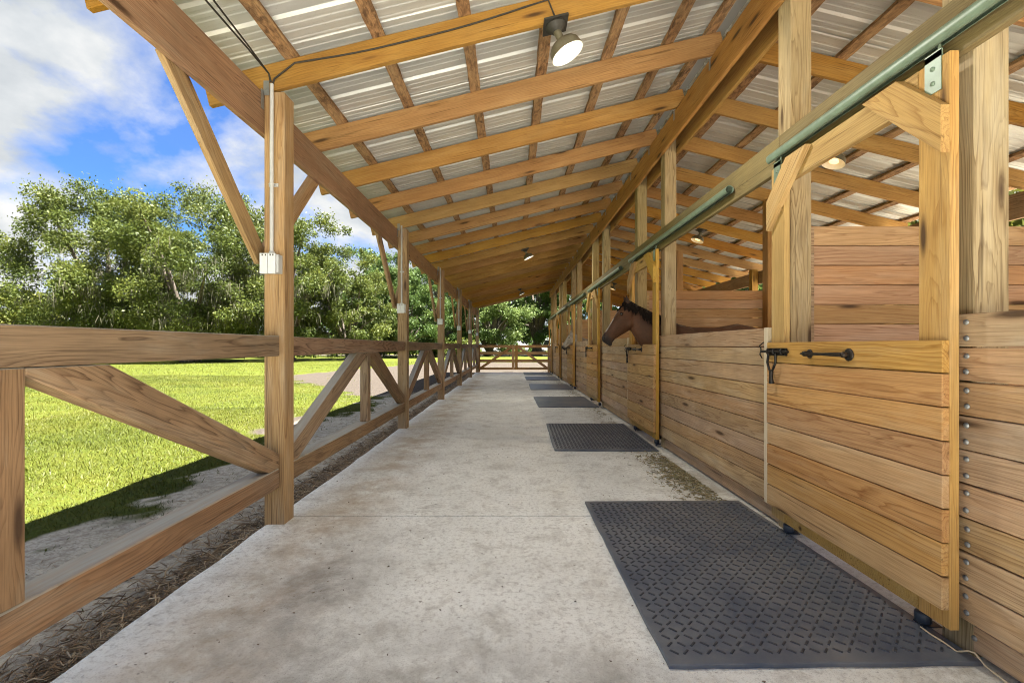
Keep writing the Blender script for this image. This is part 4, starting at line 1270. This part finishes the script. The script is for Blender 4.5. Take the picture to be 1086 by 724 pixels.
# far wood that closes the view below the crowns
rng = np.random.RandomState(5)
cw = []
for x in np.arange(-130, 75, 2.6):
    yy = 84 + 6 * math.sin(x * .13) + rng.uniform(-3, 3)
    if 0 < x < 14: yy += 22
    hh = rng.uniform(5.0, 9.0)
    for k in range(4): cw.append((x + rng.uniform(-1.5, 1.5), yy + rng.uniform(-2, 2), hh * (k + .4) / 4.2))
cw = np.array(cw); rw = rng.uniform(1.2, 2.2, len(cw))
V, Fq, tone = leaf_cloud(cw, rw, 70000, .62, rng)
V[:, 2] = np.maximum(V[:, 2], 0)
me = mesh_fast('far_wood', V, Fq, L_MID); add_attr(me, 'tone', tone)
tag(ob('far_wood', me), 'distant band of green woodland closing the lawn', 'woodland', kind='stuff')
# low shrubs under the oaks
cw = []
for x in np.arange(-62, -4, 1.1):
    cw.append((x, 46 + rng.uniform(-1.5, 6) + (.25 * (x + 60) if x > -60 else 0) * .3, rng.uniform(.4, 1.7)))
cw = np.array(cw); rw = rng.uniform(.7, 1.6, len(cw))
V, Fq, tone = leaf_cloud(cw, rw, 26000, .36, rng); V[:, 2] = np.maximum(V[:, 2], -.05)
me = mesh_fast('undergrowth', V, Fq, L_OAK); add_attr(me, 'tone', tone)
tag(ob('undergrowth', me), 'low green undergrowth beneath the mossy oaks', 'undergrowth', kind='stuff')

# grass blades: dense near the barn, larger and sparser farther off
def grass_batch(n, x0, x1, y0, y1, L0, L1, seed, thin=None):
    rng = np.random.RandomState(seed)
    x = rng.uniform(x0, x1, n); y = rng.uniform(y0, y1, n)
    s = sand_mask(x, y)
    keep = rng.uniform(0, 1, n) > np.clip((s - .12) * 1.55, 0, .985)
    if thin is not None: keep &= rng.uniform(0, 1, n) < thin(x, y)
    x, y = x[keep], y[keep]; n = len(x)
    z = ground_h(x, y) - .005
    p = np.stack([x, y, z], 1)
    a = rng.uniform(0, 2 * math.pi, n); lean = rng.uniform(.25, 1.1, n)
    d = np.stack([np.cos(a) * np.sin(lean), np.sin(a) * np.sin(lean), np.cos(lean)], 1)
    s_ = np.stack([-np.sin(a), np.cos(a), a * 0], 1)
    L = rng.uniform(L0, L1, n)[:, None]; W = L * .13
    tip = p + d * L; tip[:, 2] -= (L[:, 0] * .12)
    V = np.stack([p - s_ * W * .5, p + s_ * W * .5, p + d * L * .6 + s_ * W * .45, tip], 1)
    V = V.reshape(-1, 3)
    patch = fbm(x * .7, y * .7, 55)
    tone = np.clip(patch * 1.5 - .3 + rng.normal(.05, .16, n), 0, 1)
    return V, np.arange(4 * n).reshape(n, 4), np.repeat(tone, 4)
parts = [grass_batch(210000, -8.5, -2.3, .6, 9.5, .018, .045, 1),
         grass_batch(170000, -18, -2.3, 4.0, 20, .035, .075, 2),
         grass_batch(60000, -40, -2.5, 14, 38, .06, .12, 3),
         grass_batch(3000, -2.9, -1.85, .4, 12, .02, .06, 4)]
off = 0; Vs, Fs, Ts = [], [], []
for V, Fq, T_ in parts:
    Vs.append(V); Fs.append(Fq + off); Ts.append(T_); off += len(V)
me = mesh_fast('grass', np.concatenate(Vs), np.concatenate(Fs), L_GRASS); add_attr(me, 'tone', np.concatenate(Ts))
tag(ob('grass', me), 'bright yellow-green lawn grass beside the barn', 'grass', kind='stuff')

# litter of roots, straw and bark along the slab edge; crumbs and hay on the slab
def litter(name, n, fx, fy, zf, L0, L1, cols, label, seed, wfac=.10, flat=.35):
    rng = np.random.RandomState(seed)
    x, y = fx(rng, n), fy(rng, n); z = zf(x, y, rng)
    a = rng.uniform(0, 2 * math.pi, n); e = rng.normal(0, flat, n)
    d = np.stack([np.cos(a) * np.cos(e), np.sin(a) * np.cos(e), np.sin(e)], 1)
    L = rng.uniform(L0, L1, n)[:, None]; W = L * rng.uniform(wfac * .5, wfac * 1.5, n)[:, None]
    s_ = np.stack([-np.sin(a), np.cos(a), a * 0], 1); u = np.cross(d, s_)
    p = np.stack([x, y, z], 1)
    b = rng.normal(size=(n, 3)) * L * .12
    m1 = p + b
    def ring(c, k): return [c + s_ * W * k, c - s_ * W * .5 * k + u * W * .86 * k, c - s_ * W * .5 * k - u * W * .86 * k]
    V = np.stack(ring(p - d * L * .5, .6) + ring(m1, 1) + ring(p + d * L * .5, .4), 1).reshape(-1, 3)
    f = np.array([(0,1,4,3),(1,2,5,4),(2,0,3,5),(3,4,7,6),(4,5,8,7),(5,3,6,8)])
    Fq = (np.arange(n)[:, None, None] * 9 + f[None]).reshape(-1, 4)
    m, nt, nn, ll, bs = new_mat(name + '_mat'); g = NT(nt)
    at = g.node('ShaderNodeAttribute'); at.attribute_name = 'tone'
    ll.new(g.ramp(at.outputs['Fac'], [(i / (len(cols) - 1), c) for i, c in enumerate(cols)]), bs.inputs['Base Color']); bs.inputs['Roughness'].default_value = .9
    me = mesh_fast(name, V, Fq, m); add_attr(me, 'tone', np.repeat(rng.uniform(0, 1, n), 9))
    return tag(ob(name, me), label, name.replace('_', ' '), kind='stuff')
litter('root_litter', 17000, lambda r, n: -1.735 - np.abs(np.where(r.uniform(0, 1, n) < .86, r.normal(0, .13, n), r.normal(0, .5, n))), lambda r, n: 21.4 * r.uniform(0, 1, n) ** 1.7 + .2,
       lambda x, y, r: np.where(x < -2.1, ground_h(x, y) + .006, -.05) + .045 * np.clip(1 - (-1.73 - x) / .35, 0, 1) * r.uniform(0, 1, len(x)), .015, .10,
       [(.09, .066, .045), (.25, .18, .11), (.38, .285, .18), (.52, .42, .28)], 'dry roots and bark litter along the edge of the concrete', 61, .045, .3)
litter('floor_crumbs', 700, lambda r, n: r.uniform(-1.6, 1.7, n), lambda r, n: 18 * r.uniform(0, 1, n) ** 1.5 + 1.2, lambda x, y, r: x * 0 + .003, .004, .015,
       [(.05, .036, .025), (.14, .10, .065), (.25, .19, .13)], 'small dark crumbs of dirt scattered on the concrete', 62, .22, .05)
litter('scattered_hay', 2600, lambda r, n: 1.70 - np.abs(r.normal(0, .15, n)), lambda r, n: np.where(r.uniform(0, 1, n) < .7, r.normal(4.35, .45, n), 3.4 + 3.65 * r.randint(0, 6, n) + r.uniform(0, 2.2, n)), lambda x, y, r: x * 0 + .004 + r.uniform(0, .006, len(x)), .012, .05,
       [(.16, .135, .07), (.30, .25, .13), (.42, .35, .20), (.20, .20, .09)], 'trampled hay and dirt on the concrete below the plank walls', 63, .10, .1)

# ------------------------------------------------------------------ far things beyond the end gate
M_CARW = plain('white_car_paint', (.75, .76, .77), .25, var=.02)
M_CARS = plain('silver_car_paint', (.42, .44, .46), .3, .4, var=.03)
M_GLASS = plain('dark_car_glass', (.02, .025, .03), .08)
M_TYRE = plain('tyre_rubber', (.02, .02, .02), .8)
def vehicle(name, x, y, rz, prof, glass, width, wheels, paint, label, cat):
    root = empty(name, (x, y, -.05), label, cat, 'vehicles parked beyond the end gate', rz)
    T = WM[root.name]
    bm = bmesh.new()
    n = len(prof)
    vs = [[bm.verts.new((px, s * width / 2 * (1 if pz < 1.0 or name == 'camper_trailer' else .88), pz)) for px, pz in prof] for s in (-1, 1)]
    bm.faces.new(vs[0]); bm.faces.new(vs[1][::-1])
    for i in range(n): bm.faces.new((vs[0][i], vs[1][i], vs[1][(i+1) % n], vs[0][(i+1) % n]))
    bmesh.ops.recalc_face_normals(bm, faces=bm.faces)
    bmesh.ops.bevel(bm, geom=list(bm.edges), offset=.05, segments=2, affect='EDGES', profile=.5)
    me = bpy.data.meshes.new('body'); bm.to_mesh(me); bm.free(); me.materials.append(paint)
    ob('body', me, T, root)
    for gpoly in glass:
        for s in (-1, 1):
            mb = MB(); k = len(gpoly)
            yy = s * (width / 2 * (.90 if name != 'camper_trailer' else 1) + .03)
            mb.add([(px, yy, pz) for px, pz in gpoly] + [(px, yy - s * .08, pz) for px, pz in gpoly], [tuple(range(k)), tuple(range(k, 2 * k))[::-1]] + [(i, (i+1) % k, k + (i+1) % k, k + i) for i in range(k)])
            ob('window', mb.mesh('window', M_GLASS), T, root)
    for wx, wr in wheels:
        for s in (-1, 1):
            mb = MB()
            mb.lathe([(0, .1), (wr * .55, .11), (wr * .9, .11), (wr, .06), (wr, -.06), (wr * .9, -.11), (0, -.1)], 18, Matrix.Translation((wx, s * (width / 2 - .08), wr)) @ Matrix.Rotation(math.pi / 2, 4, 'X'))
            ob('wheel', mb.mesh('wheel', M_TYRE), T, root)
SUV = [(-2.3, .35), (2.3, .35), (2.35, .75), (2.2, 1.0), (1.1, 1.08), (.45, 1.72), (-1.9, 1.76), (-2.3, 1.1)]
SUVG = [[(.95, 1.1), (.42, 1.62), (-.35, 1.65), (-.35, 1.1)], [(-.45, 1.1), (-.45, 1.65), (-1.75, 1.66), (-2.0, 1.12)]]
VAN = [(-3.2, .45), (3.0, .45), (3.1, .95), (2.9, 1.25), (2.1, 1.45), (1.6, 2.55), (1.2, 2.8), (-3.1, 2.8), (-3.25, 2.5)]
VANG = [[(2.0, 1.5), (1.6, 2.3), (.9, 2.35), (.9, 1.5)], [(.6, 1.6), (.6, 2.2), (-2.6, 2.2), (-2.6, 1.6)]]
CAMP = [(-2.2, .5), (2.2, .5), (2.35, 1.0), (2.2, 1.6), (1.6, 2.15), (.6, 2.42), (-.6, 2.42), (-1.6, 2.15), (-2.2, 1.6), (-2.35, 1.0)]
CAMG = [[(.3, 1.4), (.3, 1.9), (1.1, 1.9), (1.1, 1.4)]]
vehicle('white_van', 7.7, 82, math.radians(170), VAN, VANG, 2.1, [(-2.1, .38), (2.0, .38)], M_CARW, 'large white van parked beyond the end gate by the stall row', 'van')
vehicle('camper_trailer', 2.3, 100, math.radians(80), CAMP, CAMG, 2.0, [(-.5, .34), (.45, .34)], M_CARW, 'small round-topped white trailer parked beyond the end gate', 'trailer')
vehicle('parked_car', -4.3, 76, math.radians(8), SUV, SUVG, 1.8, [(-1.45, .34), (1.45, .34)], M_CARS, 'silver car parked in front of the pale green tree', 'car')
# pale house glimpsed through the trees
M_HW = plain('white_siding', (.72, .73, .73), .6, var=.03); M_HR = plain('grey_shingle', (.30, .31, .33), .8)
hx, hy = -16.6, 88.0
house = empty('white_house', (hx, hy, -.06), 'white house with grey roof glimpsed through the trees', 'house')
mb = MB(); mb.box((hx - 6, hy, -.06), (hx + 6, hy + 8, 3.0)); mb.build('wall', M_HW, house)
mb = MB(); mb.add([(hx - 6.5, hy - .5, 3.0), (hx + 6.5, hy - .5, 3.0), (hx + 6.5, hy + 8.5, 3.0), (hx - 6.5, hy + 8.5, 3.0), (hx - 6.5, hy + 4, 5.2), (hx + 6.5, hy + 4, 5.2)], [(0, 1, 5, 4), (2, 3, 4, 5), (0, 4, 3), (1, 2, 5), (3, 2, 1, 0)]); mb.build('roof', M_HR, house)
for wx in (-4, -1.5, 3.5):
    mb = MB(); mb.box((hx + wx - .5, hy - .04, 1.0), (hx + wx + .5, hy + .02, 2.2)); mb.build('window', M_GLASS, house)
mb = MB(); mb.box((hx + .6, hy - .04, 0), (hx + 1.5, hy + .02, 2.1)); mb.build('door', M_HR, house)
